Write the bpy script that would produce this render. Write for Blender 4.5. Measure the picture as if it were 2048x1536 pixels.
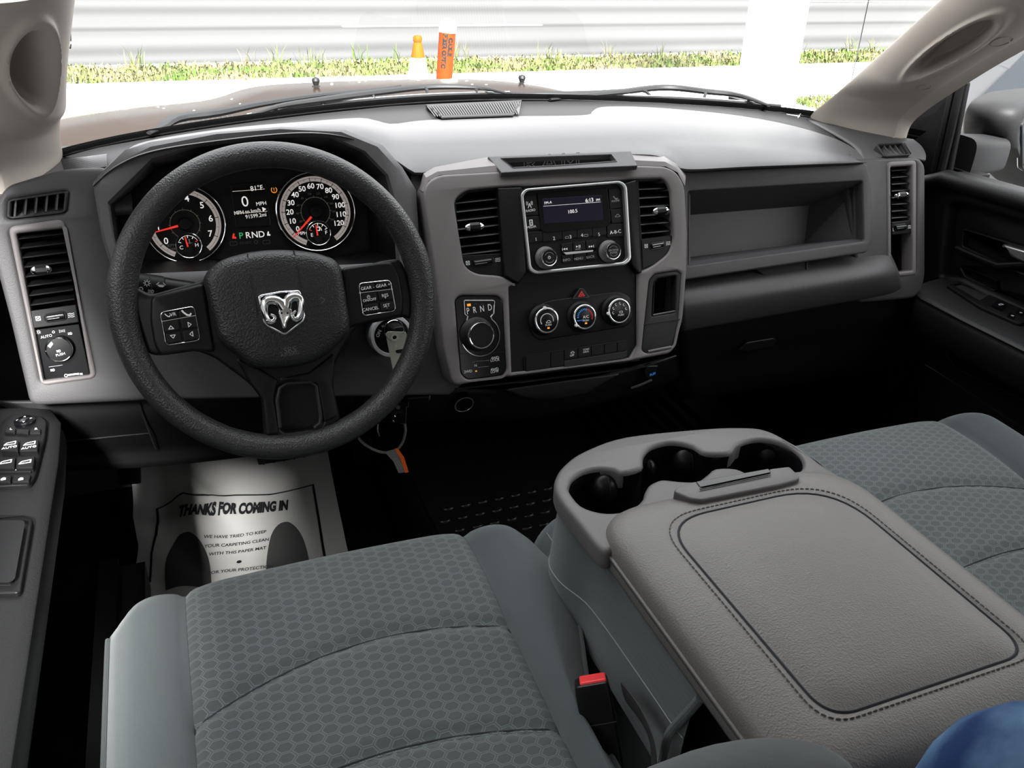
EXPOSURE = -0.15; SKY = 5.4; SUN = 62; SUN_EL = 41; ROOF_Y0 = -1.3
import bpy, bmesh, math, random
from mathutils import Vector, Matrix
R_ = math.radians
random.seed(7)
for o in list(bpy.data.objects): bpy.data.objects.remove(o)
scn = bpy.context.scene
COL = scn.collection

# ---------------------------------------------------------------- camera
FPX = 1700.0
CAM = Vector((-0.529, 0.0, 1.12))
ROWS = [(0.93432, -0.14512, 0.32546), (-0.35527, -0.45512, 0.81651), (0.02920, -0.87853, -0.47679)]
def _orth():
    b = Vector(ROWS[0]).normalized(); a = Vector(ROWS[1]); a = (a - b * a.dot(b)).normalized()
    return b, a, b.cross(a)
RX, RY, RZ = _orth()                       # world axes seen from the camera (x right, y down, z forward)
cam_data = bpy.data.cameras.new('camera'); cam = bpy.data.objects.new('camera', cam_data); COL.objects.link(cam)
cam_data.sensor_width = 36.0; cam_data.lens = 36.0 * FPX / 2048.0; cam_data.clip_start = 0.02; cam_data.clip_end = 500
right = Vector((RX[0], RY[0], RZ[0])); down = Vector((RX[1], RY[1], RZ[1])); fwd = Vector((RX[2], RY[2], RZ[2]))
M = Matrix.Identity(4)
for i in range(3):
    M[i][0] = right[i]; M[i][1] = -down[i]; M[i][2] = -fwd[i]; M[i][3] = CAM[i]
cam.matrix_world = M
scn.camera = cam
def ray(x, y): return right * (x - 1024) + down * (y - 768) + fwd * FPX
def onZ(x, y, z): d = ray(x, y); return CAM + d * ((z - CAM.z) / d.z)
def onY(x, y, Y): d = ray(x, y); return CAM + d * ((Y - CAM.y) / d.y)
def onX(x, y, X): d = ray(x, y); return CAM + d * ((X - CAM.x) / d.x)

# ---------------------------------------------------------------- light
scn.view_settings.view_transform = 'Standard'; scn.view_settings.look = 'None'
scn.view_settings.exposure = EXPOSURE; scn.view_settings.gamma = 1.0
wd = bpy.data.worlds.new('overcast_sky'); scn.world = wd; wd.use_nodes = True
nt = wd.node_tree; bg = nt.nodes['Background']; bg.inputs['Strength'].default_value = SKY
tc = nt.nodes.new('ShaderNodeTexCoord'); sp = nt.nodes.new('ShaderNodeSeparateXYZ'); rp = nt.nodes.new('ShaderNodeValToRGB')
nt.links.new(tc.outputs['Generated'], sp.inputs[0]); # the band is made taller on the driver side (-X) to dim light from the left
mxx = nt.nodes.new('ShaderNodeMath'); mxx.operation = 'MINIMUM'; mxx.inputs[1].default_value = 0.0; nt.links.new(sp.outputs['X'], mxx.inputs[0])
mad = nt.nodes.new('ShaderNodeMath'); mad.operation = 'MULTIPLY_ADD'; mad.inputs[1].default_value = .38; nt.links.new(mxx.outputs[0], mad.inputs[0]); nt.links.new(sp.outputs['Z'], mad.inputs[2])
nt.links.new(mad.outputs[0], rp.inputs[0]); nt.links.new(rp.outputs[0], bg.inputs[0])
# bright overcast sky above an added dark horizon band for unseen trees and buildings
e = rp.color_ramp.elements; e[0].color = (.10, .10, .095, 1); e[1].color = (.95, .97, 1.0, 1)
for p_, v_ in ((.10, .12), (.17, .28), (.30, .80)): q_ = e.new(p_); q_.color = (v_, v_, v_, 1)
sd = bpy.data.lights.new('sun', 'SUN'); sd.energy = SUN; sd.angle = R_(20); sd.color = (1, .985, .96)
sun = bpy.data.objects.new('sun', sd); COL.objects.link(sun)
_sd = Vector((-0.10, -math.cos(R_(SUN_EL)), math.sin(R_(SUN_EL))))
sun.rotation_euler = _sd.to_track_quat('Z', 'Y').to_euler()
sun.location = (0, -3, 6)

# ---------------------------------------------------------------- materials
MATS = {}
def mat(name, col=(.1,.1,.1), rough=.5, metal=0, spec=.5, emit=None, estr=1, coat=0):
    if name in MATS: return MATS[name]
    m = bpy.data.materials.new(name); m.use_nodes = True; b = m.node_tree.nodes['Principled BSDF']
    b.inputs['Base Color'].default_value = (*col, 1); b.inputs['Roughness'].default_value = rough
    b.inputs['Metallic'].default_value = metal; b.inputs['Specular IOR Level'].default_value = spec
    b.inputs['Coat Weight'].default_value = coat
    if emit: b.inputs['Emission Color'].default_value = (*emit, 1); b.inputs['Emission Strength'].default_value = estr
    MATS[name] = m; return m
def N(m, t, **kw):
    n = m.node_tree.nodes.new(t)
    for k, v in kw.items():
        if k.startswith('i_'):
            n.inputs[int(k[2:]) if k[2:].isdigit() else k[2:].replace('_', ' ')].default_value = v
        else: setattr(n, k, v)
    return n
def L(m, a, b): m.node_tree.links.new(a, b)
def grain(m, scale=900, strength=.25, dist=.0004, kind='voronoi', vary=.12):
    """embossed grain: cells of pits pressed into plastic or leather"""
    b = m.node_tree.nodes['Principled BSDF']; t = N(m, 'ShaderNodeTexCoord')
    if kind == 'voronoi': v = N(m, 'ShaderNodeTexVoronoi', i_Scale=scale); out = v.outputs['Distance']
    else: v = N(m, 'ShaderNodeTexNoise', i_Scale=scale, i_Detail=3.0); out = v.outputs['Fac']
    nz = N(m, 'ShaderNodeTexNoise', i_Scale=scale * .11, i_Detail=4.0)
    mx = N(m, 'ShaderNodeMath', operation='MULTIPLY_ADD', i_1=.35); L(m, out, mx.inputs[2]); L(m, nz.outputs['Fac'], mx.inputs[0])
    bp = N(m, 'ShaderNodeBump', i_Strength=strength, i_Distance=dist)
    L(m, t.outputs['Object'], v.inputs['Vector']); L(m, t.outputs['Object'], nz.inputs['Vector'])
    L(m, mx.outputs[0], bp.inputs['Height']); L(m, bp.outputs[0], b.inputs['Normal'])
    if vary:
        n2 = N(m, 'ShaderNodeTexNoise', i_Scale=9.0, i_Detail=5.0); L(m, t.outputs['Object'], n2.inputs['Vector'])
        c = b.inputs['Base Color'].default_value[:]
        mix = N(m, 'ShaderNodeMixRGB'); mix.inputs[1].default_value = [k * (1 - vary) for k in c[:3]] + [1]; mix.inputs[2].default_value = [k * (1 + vary) for k in c[:3]] + [1]
        L(m, n2.outputs['Fac'], mix.inputs[0]); L(m, mix.outputs[0], b.inputs['Base Color'])
    return m
DASH = grain(mat('dash_grey_plastic', (.050,.048,.050), .52, spec=.35), 700, .35)
PADM = grain(mat('dash_pad_soft_plastic', (.072,.070,.073), .50), 700, .35)
DARK = grain(mat('charcoal_plastic', (.012,.012,.0125), .5, spec=.3), 700, .35)
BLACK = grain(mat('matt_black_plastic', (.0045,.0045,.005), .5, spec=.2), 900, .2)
GLOSS = mat('piano_black_plastic', (.004,.004,.005), .15, spec=.3)
SATIN = mat('satin_black_plastic', (.006,.006,.0065), .36, spec=.22)
DEEP = mat('black_void_plastic', (.003,.003,.003), .8)
BEZ = grain(mat('warm_grey_satin_trim', (.150,.136,.137), .46, spec=.3), 1200, .12, vary=.05)
CHROME = mat('chrome', (.82,.82,.84), .09, 1)
SILVER = mat('silver_paint', (.55,.55,.56), .28, .85)
WHEELM = grain(mat('grained_black_wheel_vinyl', (.024,.024,.025), .38, spec=.5), 480, .65, .0009)
BAGM = grain(mat('airbag_cover_vinyl', (.011,.011,.012), .42, spec=.5), 480, .6, .0009)
LEATH = grain(mat('grey_armrest_vinyl', (.122,.115,.111), .50), 520, .45, .0007)
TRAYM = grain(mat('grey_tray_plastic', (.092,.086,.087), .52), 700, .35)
PILL = grain(mat('beige_grey_pillar_plastic', (.42,.375,.335), .6), 900, .15)
DOORM = grain(mat('door_black_vinyl', (.0075,.0075,.008), .5, spec=.25), 600, .4)
CARPET = grain(mat('black_carpet', (.006,.006,.006), .95, spec=.1), 900, 1.0, .002, 'noise', .3)
RUBBER = mat('black_rubber', (.0045,.0045,.005), .55, spec=.25)
LEDGE = grain(mat('charcoal_ledge_plastic', (.016,.0155,.0165), .6, spec=.2), 700, .3)
MATR = mat('black_floor_liner_rubber', (.010,.010,.010), .35)
WHITE = mat('white_marking', (.75,.75,.75), .5)
GREYM = mat('dim_grey_marking', (.30,.30,.31), .5)
FAINT = mat('faint_embossed_marking', (.07,.07,.075), .4)
PAINT = mat('dark_red_brown_car_paint', (.020,.0105,.0065), .14, .0, spec=.35)
REDM = mat('red_plastic', (.75,.03,.035), .35)
E_WHITE = mat('lit_white_display', (.1,.1,.1), .4, emit=(1,.97,.93), estr=.85)
E_CREAM = mat('lit_cream_display', (.1,.1,.1), .4, emit=(1,.86,.70), estr=.75)
E_RED = mat('lit_red', (.2,.02,.02), .4, emit=(1,.04,.02), estr=.8)
E_ORANGE = mat('lit_orange', (.2,.1,.02), .4, emit=(1,.35,.02), estr=1.1)
E_GREEN = mat('lit_green', (.02,.2,.05), .4, emit=(.05,.55,.22), estr=.6)
E_BLUE = mat('lit_blue', (.02,.1,.3), .4, emit=(.05,.35,.9), estr=.5)
DIALW = mat('dial_cream_ring', (.42,.38,.37), .5, emit=(.75,.66,.62), estr=.33)
SCREEN = mat('dark_screen', (.006,.005,.012), .1, emit=(.10,.08,.2), estr=.035)
CHARM = mat('printed_grey_footprint', (.045,.045,.045), .8)

def fabric(name, col, hexes=False):
    m = mat(name, col, .92, spec=.15); b = m.node_tree.nodes['Principled BSDF']
    b.inputs['Sheen Weight'].default_value = .25; b.inputs['Sheen Roughness'].default_value = .5
    t = N(m, 'ShaderNodeTexCoord')
    w1 = N(m, 'ShaderNodeTexWave', i_Scale=420.0, i_Distortion=.6); w1.bands_direction = 'X'
    w2 = N(m, 'ShaderNodeTexWave', i_Scale=420.0, i_Distortion=.6); w2.bands_direction = 'Y'
    ad = N(m, 'ShaderNodeMath', operation='ADD')
    for w in (w1, w2): L(m, t.outputs['Object'], w.inputs['Vector'])
    L(m, w1.outputs['Fac'], ad.inputs[0]); L(m, w2.outputs['Fac'], ad.inputs[1])
    ns = N(m, 'ShaderNodeTexNoise', i_Scale=5.0, i_Detail=6.0); L(m, t.outputs['Object'], ns.inputs['Vector'])
    mix = N(m, 'ShaderNodeMixRGB'); mix.inputs[1].default_value = [k * .82 for k in col] + [1]; mix.inputs[2].default_value = [k * 1.18 for k in col] + [1]
    L(m, ns.outputs['Fac'], mix.inputs[0])
    sp_ = N(m, 'ShaderNodeTexNoise', i_Scale=1500.0, i_Detail=1.0); L(m, t.outputs['Object'], sp_.inputs['Vector'])
    mul = N(m, 'ShaderNodeMixRGB', blend_type='MULTIPLY', i_0=.35); L(m, mix.outputs[0], mul.inputs[1]); L(m, sp_.outputs['Fac'], mul.inputs[2])
    outc = mul.outputs[0]; height = ad.outputs[0]; bs = .3
    if hexes:
        mp = N(m, 'ShaderNodeMapping'); mp.inputs['Scale'].default_value = (1 / .0178, 1 / .0125, 0)
        L(m, t.outputs['Object'], mp.inputs['Vector'])
        # a slight wander so the knit is not ruler straight
        def vm(op, a=None, b=None, va=None, vb=None):
            n = N(m, 'ShaderNodeVectorMath', operation=op)
            if a is not None: L(m, a, n.inputs[0])
            if b is not None: L(m, b, n.inputs[1])
            if vb is not None: n.inputs[1].default_value = vb
            return n
        S = (1.7320508, 1.0, 1.0); H = (.8660254, .5, .5)
        a1 = vm('ADD', mp.outputs[0], vb=(300 * 1.7320508, 300, 50.0))
        ma = vm('MODULO', a1.outputs[0], vb=S); ga = vm('SUBTRACT', ma.outputs[0], vb=H)
        a2 = vm('ADD', a1.outputs[0], vb=H); mb = vm('MODULO', a2.outputs[0], vb=S); gb = vm('SUBTRACT', mb.outputs[0], vb=H)
        za = vm('MULTIPLY', ga.outputs[0], vb=(1, 1, 0)); zb = vm('MULTIPLY', gb.outputs[0], vb=(1, 1, 0))
        la = vm('LENGTH', za.outputs[0]); lb = vm('LENGTH', zb.outputs[0])
        def hexd(v):
            ab = vm('ABSOLUTE', v); sep = N(m, 'ShaderNodeSeparateXYZ'); L(m, ab.outputs[0], sep.inputs[0])
            dt = vm('DOT_PRODUCT', ab.outputs[0], vb=(.8660254, .5, 0))
            mxx = N(m, 'ShaderNodeMath', operation='MAXIMUM'); L(m, dt.outputs['Value'], mxx.inputs[0]); L(m, sep.outputs['Y'], mxx.inputs[1])
            return mxx.outputs[0]
        lt = N(m, 'ShaderNodeMath', operation='LESS_THAN'); L(m, la.outputs['Value'], lt.inputs[0]); L(m, lb.outputs['Value'], lt.inputs[1])
        mf = N(m, 'ShaderNodeMix', data_type='FLOAT')
        L(m, lt.outputs[0], mf.inputs[0]); L(m, hexd(zb.outputs[0]), mf.inputs[2]); L(m, hexd(za.outputs[0]), mf.inputs[3])
        rp = N(m, 'ShaderNodeValToRGB'); cr = rp.color_ramp
        for p in (.385, .425, .465): cr.elements.new(p)
        for e, v in zip(cr.elements, (0, 0, 1, .12, .12)): e.color = (v, v, v, 1)
        L(m, mf.outputs[0], rp.inputs[0])
        mh = N(m, 'ShaderNodeMixRGB'); mh.inputs[2].default_value = [min(1, k * 2.3 + .02) for k in col] + [1]
        fm = N(m, 'ShaderNodeMath', operation='MULTIPLY', i_1=.55); L(m, rp.outputs[0], fm.inputs[0])
        L(m, fm.outputs[0], mh.inputs[0]); L(m, outc, mh.inputs[1]); outc = mh.outputs[0]
        ad2 = N(m, 'ShaderNodeMath', operation='MULTIPLY_ADD', i_1=.5); L(m, ad.outputs[0], ad2.inputs[0]); L(m, rp.outputs[0], ad2.inputs[2]); height = ad2.outputs[0]
    L(m, outc, b.inputs['Base Color'])
    bp = N(m, 'ShaderNodeBump', i_Strength=bs, i_Distance=.0006); L(m, height, bp.inputs['Height']); L(m, bp.outputs[0], b.inputs['Normal'])
    return m
FAB = fabric('slate_teal_seat_fabric', (.082,.098,.102))
HEXF = fabric('slate_teal_honeycomb_fabric', (.080,.092,.094), True)
STITCH = mat('pale_grey_thread', (.20,.22,.22), .8)
STITCHL = mat('brown_grey_thread', (.10,.09,.085), .8)

def glass(name, tint=(.97,.985,.98), f=1.0):
    m = bpy.data.materials.new(name); m.use_nodes = True; n = m.node_tree; n.nodes.remove(n.nodes['Principled BSDF'])
    tr = n.nodes.new('ShaderNodeBsdfTransparent'); tr.inputs[0].default_value = (*tint, 1)
    gl = n.nodes.new('ShaderNodeBsdfGlossy'); gl.inputs['Roughness'].default_value = .02
    fr = n.nodes.new('ShaderNodeFresnel'); fr.inputs[0].default_value = 1.45
    mu = n.nodes.new('ShaderNodeMath'); mu.operation = 'MULTIPLY'; mu.inputs[1].default_value = f
    mx = n.nodes.new('ShaderNodeMixShader'); n.links.new(fr.outputs[0], mu.inputs[0]); n.links.new(mu.outputs[0], mx.inputs[0]); n.links.new(tr.outputs[0], mx.inputs[1])
    n.links.new(gl.outputs[0], mx.inputs[2]); n.links.new(mx.outputs[0], n.nodes['Material Output'].inputs[0]); return m
GLASS = glass('clear_glass', f=.08)
LENS = glass('gauge_lens_glass', (.96,.96,.96), .12)

# ---------------------------------------------------------------- geometry helpers
class Frame:
    """a plane in the cab: origin, right, up and outward axes"""
    def __init__(s, O, U, V, name=''):
        s.O = Vector(O); s.U = Vector(U).normalized(); s.V = Vector(V); s.V = (s.V - s.U * s.V.dot(s.U)).normalized(); s.N = s.U.cross(s.V)
    def P(s, u, v, n=0.0): return s.O + s.U * u + s.V * v + s.N * n
    def px(s, x, y, n=0.0):
        d = ray(x, y); O = s.O + s.N * n; p = CAM + d * ((O - CAM).dot(s.N) / d.dot(s.N)) - O
        return (p.dot(s.U), p.dot(s.V))
    def pts(s, l, n=0.0): return [s.px(x, y, n) for x, y in l]
    def w(s, x, y, n=0.0): u, v = s.px(x, y, n); return s.P(u, v, n)
def tau(O, t, yaw=0):       # face that leans back by t degrees, looking at the cabin; yaw turns it
    a = R_(t); U = Vector((math.cos(R_(yaw)), math.sin(R_(yaw)), 0)); B = Vector((-math.sin(R_(yaw)), math.cos(R_(yaw)), 0))
    return Frame(O, U, B * math.sin(a) + Vector((0, 0, math.cos(a))))
def flat(z, O=(0, 0)): return Frame((O[0], O[1], z), (1, 0, 0), (0, 1, 0))
def rnd(pts, r, n=5):
    """round the corners of a closed 2d outline; r may be a list"""
    out = []; k = len(pts)
    for i in range(k):
        p0, p1, p2 = Vector(pts[i - 1]), Vector(pts[i]), Vector(pts[(i + 1) % k]); rr = r[i] if isinstance(r, (list, tuple)) else r
        a = p0 - p1; b = p2 - p1; la, lb = a.length, b.length
        if rr <= 0 or la < 1e-9 or lb < 1e-9: out.append(tuple(p1)); continue
        t = min(rr, la * .49, lb * .49); A = p1 + a / la * t; B = p1 + b / lb * t
        for j in range(n + 1):
            s = j / n; out.append(tuple(A * (1 - s) ** 2 + p1 * 2 * s * (1 - s) + B * s * s))
    return out
def box2(u0, v0, u1, v1): return [(u0, v0), (u1, v0), (u1, v1), (u0, v1)]
def circ(cu, cv, r, n=40, a0=0, a1=360, ry=None):
    full = abs(a1 - a0) >= 360; k = n if full else n + 1; ry = r if ry is None else ry
    return [(cu + r * math.cos(R_(a0 + (a1 - a0) * i / n)), cv + ry * math.sin(R_(a0 + (a1 - a0) * i / n))) for i in range(k)]
def spline(pts, n=8, closed=False):
    """Catmull-Rom through points (any dimension)"""
    P = [Vector(p) for p in pts]; k = len(P); out = []
    segs = k if closed else k - 1
    for i in range(segs):
        g = lambda j: P[j % k] if closed else P[max(0, min(k - 1, j))]
        a, b, c, d = g(i - 1), g(i), g(i + 1), g(i + 2)
        for j in range(n):
            t = j / n; out.append(.5 * ((2 * b) + (c - a) * t + (2 * a - 5 * b + 4 * c - d) * t * t + (3 * b - a - 3 * c + d) * t ** 3))
    if not closed: out.append(P[-1])
    return out
def resample(pts, n):
    P = [Vector(p) for p in pts]; d = [0]
    for i in range(1, len(P)): d.append(d[-1] + (P[i] - P[i - 1]).length)
    out = []; j = 0
    for i in range(n):
        t = d[-1] * i / (n - 1)
        while j < len(P) - 2 and d[j + 1] < t: j += 1
        s = (t - d[j]) / max(1e-9, d[j + 1] - d[j]); out.append(P[j].lerp(P[j + 1], min(1, s)))
    return out
class MB:
    def __init__(s): s.v = []; s.f = []; s.m = []; s.sm = []; s.mats = []
    def mi(s, m):
        if m not in s.mats: s.mats.append(m)
        return s.mats.index(m)
    def add(s, vs, fs, m, smooth=False):
        b = len(s.v); k = s.mi(m); s.v += [Vector(x) for x in vs]
        for f in fs: s.f.append([i + b for i in f]); s.m.append(k); s.sm.append(smooth)
        return s
    def grid(s, rows, m, smooth=True, close_u=False, close_v=False):
        nr = len(rows); nc = len(rows[0]); vs = [p for r in rows for p in r]; fs = []
        for i in range(nr if close_v else nr - 1):
            for j in range(nc if close_u else nc - 1):
                a = i * nc + j; b = i * nc + (j + 1) % nc; i2 = (i + 1) % nr
                fs.append([a, b, i2 * nc + (j + 1) % nc, i2 * nc + j])
        return s.add(vs, fs, m, smooth)
    def loft(s, rings, m, smooth=True, caps=True):
        s.grid(rings, m, smooth, close_u=True)
        if caps:
            for r, rev in ((rings[0], True), (rings[-1], False)):
                s.add(r, [list(range(len(r)))[::-1] if rev else list(range(len(r)))], m, False)
        return s
    def tube(s, path, r, m, seg=10, closed=False, caps=True, flat_=1.0, up=None):
        P = [Vector(p) for p in path]; k = len(P); rings = []; prev = None
        for i in range(k):
            if closed: t = P[(i + 1) % k] - P[i - 1]
            else: t = P[min(k - 1, i + 1)] - P[max(0, i - 1)]
            t.normalize()
            if prev is None:
                a = Vector(up) if up else (Vector((0, 0, 1)) if abs(t.z) < .9 else Vector((1, 0, 0)))
                x = (a - t * a.dot(t)).normalized()
            else: x = (prev - t * prev.dot(t)).normalized()
            prev = x; y = t.cross(x); rr = r[i] if isinstance(r, (list, tuple)) else r
            rings.append([P[i] + (x * math.cos(2 * math.pi * j / seg) * flat_ + y * math.sin(2 * math.pi * j / seg)) * rr for j in range(seg)])
        if closed: return s.grid(rings, m, True, close_u=True, close_v=True)
        return s.loft(rings, m, True, caps)
    def lathe(s, F, u, v, prof, m, seg=40, smooth=True, n0=0.0, caps=True):
        """prof: (radius, height along the frame normal)"""
        rings = [[F.P(u + max(r, 1e-5) * math.cos(2 * math.pi * j / seg), v + max(r, 1e-5) * math.sin(2 * math.pi * j / seg), n0 + h) for j in range(seg)] for r, h in prof]
        return s.loft(rings, m, smooth, caps)
    def box(s, c, d, m, rot=None):
        c = Vector(c); h = Vector(d) / 2; vs = []
        for x in (-1, 1):
            for y in (-1, 1):
                for z in (-1, 1):
                    p = Vector((x * h.x, y * h.y, z * h.z)); vs.append(c + (rot @ p if rot else p))
        return s.add(vs, [[0, 1, 3, 2], [4, 6, 7, 5], [0, 4, 5, 1], [2, 3, 7, 6], [0, 2, 6, 4], [1, 5, 7, 3]], m)
    def rbox(s, F, u0, v0, u1, v1, n0, n1, m, r=.002, b=.0008): return s.plate(F, [rnd(box2(u0, v0, u1, v1), r)], n0, n1, m, b)
    def plate(s, F, outs, n0, n1, m, bev=.0008, smooth=False):
        """filled outline(s), later outlines are holes, extruded from n0 to n1 along the frame normal"""
        cu = bpy.data.curves.new('tmp', 'CURVE'); cu.dimensions = '2D'; cu.fill_mode = 'BOTH'
        bev = min(bev, abs(n1 - n0) * .45)
        cu.extrude = abs(n1 - n0) / 2 - bev; cu.bevel_depth = bev; cu.bevel_resolution = 2 if bev > .0015 else 1; cu.offset = -bev
        for o in outs:
            sp = cu.splines.new('POLY'); sp.points.add(len(o) - 1); sp.use_cyclic_u = True
            for i, p in enumerate(o): sp.points[i].co = (p[0], p[1], 0, 1)
        return s._curve(cu, F, (n0 + n1) / 2, m, smooth)
    def _curve(s, cu, F, nm, m, smooth=False, T=None):
        ob = bpy.data.objects.new('tmp', cu); me = ob.to_mesh()
        vs = []
        for v in me.vertices:
            c = v.co.copy()
            if T: c = T @ c
            vs.append(F.P(c.x, c.y, c.z + nm))
        s.add(vs, [list(p.vertices) for p in me.polygons], m, smooth)
        ob.to_mesh_clear(); bpy.data.objects.remove(ob); bpy.data.curves.remove(cu); return s
    def text(s, F, body, u, v, size, m, n=.0, rot=0, xs=1.0, bold=0.0, thick=.0002, align='CENTER', shear=0):
        cu = bpy.data.curves.new('tmp', 'FONT'); cu.body = body; cu.size = size; cu.extrude = thick; cu.offset = bold; cu.shear = shear
        cu.align_x = align; cu.align_y = 'CENTER'; cu.resolution_u = 3
        T = Matrix.Translation((u, v, 0)) @ Matrix.Rotation(R_(rot), 4, 'Z') @ Matrix.Diagonal((xs, 1, 1, 1))
        return s._curve(cu, F, n, m, False, T)
    def line(s, F, pts, w, m, n=.0, t=.0003, closed=False):
        """flat printed line of width w"""
        P = [Vector(p) for p in pts]; k = len(P)
        if closed: P = P + [P[0]]
        for i in range(len(P) - 1):
            a, b = P[i], P[i + 1]; d = (b - a)
            if d.length < 1e-7: continue
            d.normalize(); q = Vector((-d.y, d.x)) * w / 2; e = d * w * .3
            o = [a - q - e, b - q + e, b + q + e, a + q - e]
            s.add([F.P(p.x, p.y, n + h) for h in (0, t) for p in o], [[0, 3, 2, 1], [4, 5, 6, 7], [0, 1, 5, 4], [1, 2, 6, 5], [2, 3, 7, 6], [3, 0, 4, 7]], m)
        return s
    def build(s, name, parent=None, smooth_angle=35, sub=0, weld=True):
        me = bpy.data.meshes.new(name); off = parent_loc(parent) if parent else Vector((0, 0, 0))
        org = Vector((0, 0, 0))
        if parent is None and s.v:
            lo = Vector([min(p[i] for p in s.v) for i in range(3)]); hi = Vector([max(p[i] for p in s.v) for i in range(3)])
            org = Vector(((lo.x + hi.x) / 2, (lo.y + hi.y) / 2, lo.z)); off = org
        me.from_pydata([p - off for p in s.v], [], s.f)
        for m in s.mats: me.materials.append(m)
        for i, p in enumerate(me.polygons): p.material_index = s.m[i]; p.use_smooth = s.sm[i]
        bm = bmesh.new(); bm.from_mesh(me)
        if weld: bmesh.ops.remove_doubles(bm, verts=bm.verts, dist=1e-6)
        bmesh.ops.recalc_face_normals(bm, faces=bm.faces)
        for e in bm.edges:
            if len(e.link_faces) == 2 and e.calc_face_angle(0) > R_(smooth_angle): e.smooth = False
        bm.to_mesh(me); bm.free(); me.update()
        o = bpy.data.objects.new(name, me); COL.objects.link(o); o.location = org
        if parent: o.parent = parent
        if sub:
            md = o.modifiers.new('subd', 'SUBSURF'); md.levels = sub; md.render_levels = sub
        return o
def parent_loc(p):
    v = Vector(p.location)
    while p.parent: p = p.parent; v += Vector(p.location)
    return v
def tag(o, label, cat=None, group=None, kind=None):
    o['label'] = label
    if cat: o['category'] = cat
    if group: o['group'] = group
    if kind: o['kind'] = kind
    return o
def thing(name, label, cat, loc, group=None):
    o = bpy.data.objects.new(name, None); o.empty_display_size = .05; COL.objects.link(o); o.location = loc; return tag(o, label, cat, group)
def struct(o, label=None):
    o['kind'] = 'structure'
    if label: o['label'] = label
    return o
def mapx(F, x, y, dx): a = F.px(x, y); b = F.px(x + dx, y); return math.hypot(b[0] - a[0], b[1] - a[1])   # pixels to metres near a point
# ================================================================ SETTING: cab shell
def surf(rows, n, m, name, parent=None, thick=0.0, smooth_rows=True, nr=5, **k):
    """a panel lofted through feature lines (rows of 3d points)"""
    rr = [resample(spline(r, 8) if len(r) > 2 else r, n) for r in rows]
    if smooth_rows and len(rr) > 2:
        cols = [spline([r[j] for r in rr], nr) for j in range(n)]; rr = [[c[i] for c in cols] for i in range(len(cols[0]))]
    b = MB().grid(rr, m, True); 
    o = b.build(name, parent, 60, weld=False)
    if thick:
        md = o.modifiers.new('solid', 'SOLIDIFY'); md.thickness = thick; md.offset = k.get('off', 0)
    return o

fl = MB().box((0, .75, -.03), (1.84, 2.9, .06), CARPET); fl.box((-.05, .95, .07), (.30, 1.9, .14), CARPET)   # floor with the tunnel
struct(fl.build('floor'), 'black carpeted cab floor with a low tunnel down the middle')
tb = MB().grid([[Vector((x, y, z)) for x in (-.92, .92)] for y, z in ((1.68, -.05), (1.98, .25), (2.0, .62), (1.86, .70), (1.66, .745))], BLACK, False)
o = tb.build('wall_front', None, weld=False); struct(o, 'dark firewall behind the footwells')
for sx, nm in ((-1, 'wall_left'), (1, 'wall_right')):
    o = MB().box((sx * .905, .75, .27), (.03, 3.2, .62), BLACK).build(nm); struct(o, 'black inner body side behind the door panel')
    o = MB().box((sx * .91, 1.62, .63), (.03, .85, .18), BLACK).build(nm + '_upper'); struct(o, 'black inner body side behind the dashboard')
o = MB().box((-.905, 1.325, .68), (.03, .35, .13), BLACK).build('wall_left_light_block'); struct(o, 'black slab added beside the dashboard end to stop leaking light')  # driver side only: unseen slab added to block light leaking past the dashboard
hl = mat('headliner_cloth', (.42, .40, .37), .9)
rf = MB().grid([[Vector((x, y, 1.17 + .055 * (1 - (x / .80) ** 2) - .10 * max(0, (y - .6)) ** 1.5)) for x in [(-.88 + 1.76 * i / 14) for i in range(15)]] for y in [ROOF_Y0 + (.93 - ROOF_Y0) * j / 8 for j in range(9)]], hl)
o = rf.build('ceiling'); md = o.modifiers.new('s', 'SOLIDIFY'); md.thickness = .03; md.offset = 1; struct(o, 'cloth headliner over the front seats')

o = MB().grid([[Vector((x, y, z)) for x in (-.92, .92)] for y, z in ((-1.3, -.05), (-1.3, .62), (-1.22, .80))], hl, False).build('wall_rear', None, weld=False); struct(o, 'back wall of the cab under the rear window')
for sx, nm in ((-1, 'trim_5'), (1, 'trim_6')):
    o = MB().grid([[Vector((sx * .88, y, .55)), Vector((sx * .86, y, .85)), Vector((sx * .82, y, 1.17))] for y in (-.12, -.30)], hl).build(nm, None, weld=False); struct(o, 'pillar between the front and rear doors')
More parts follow.
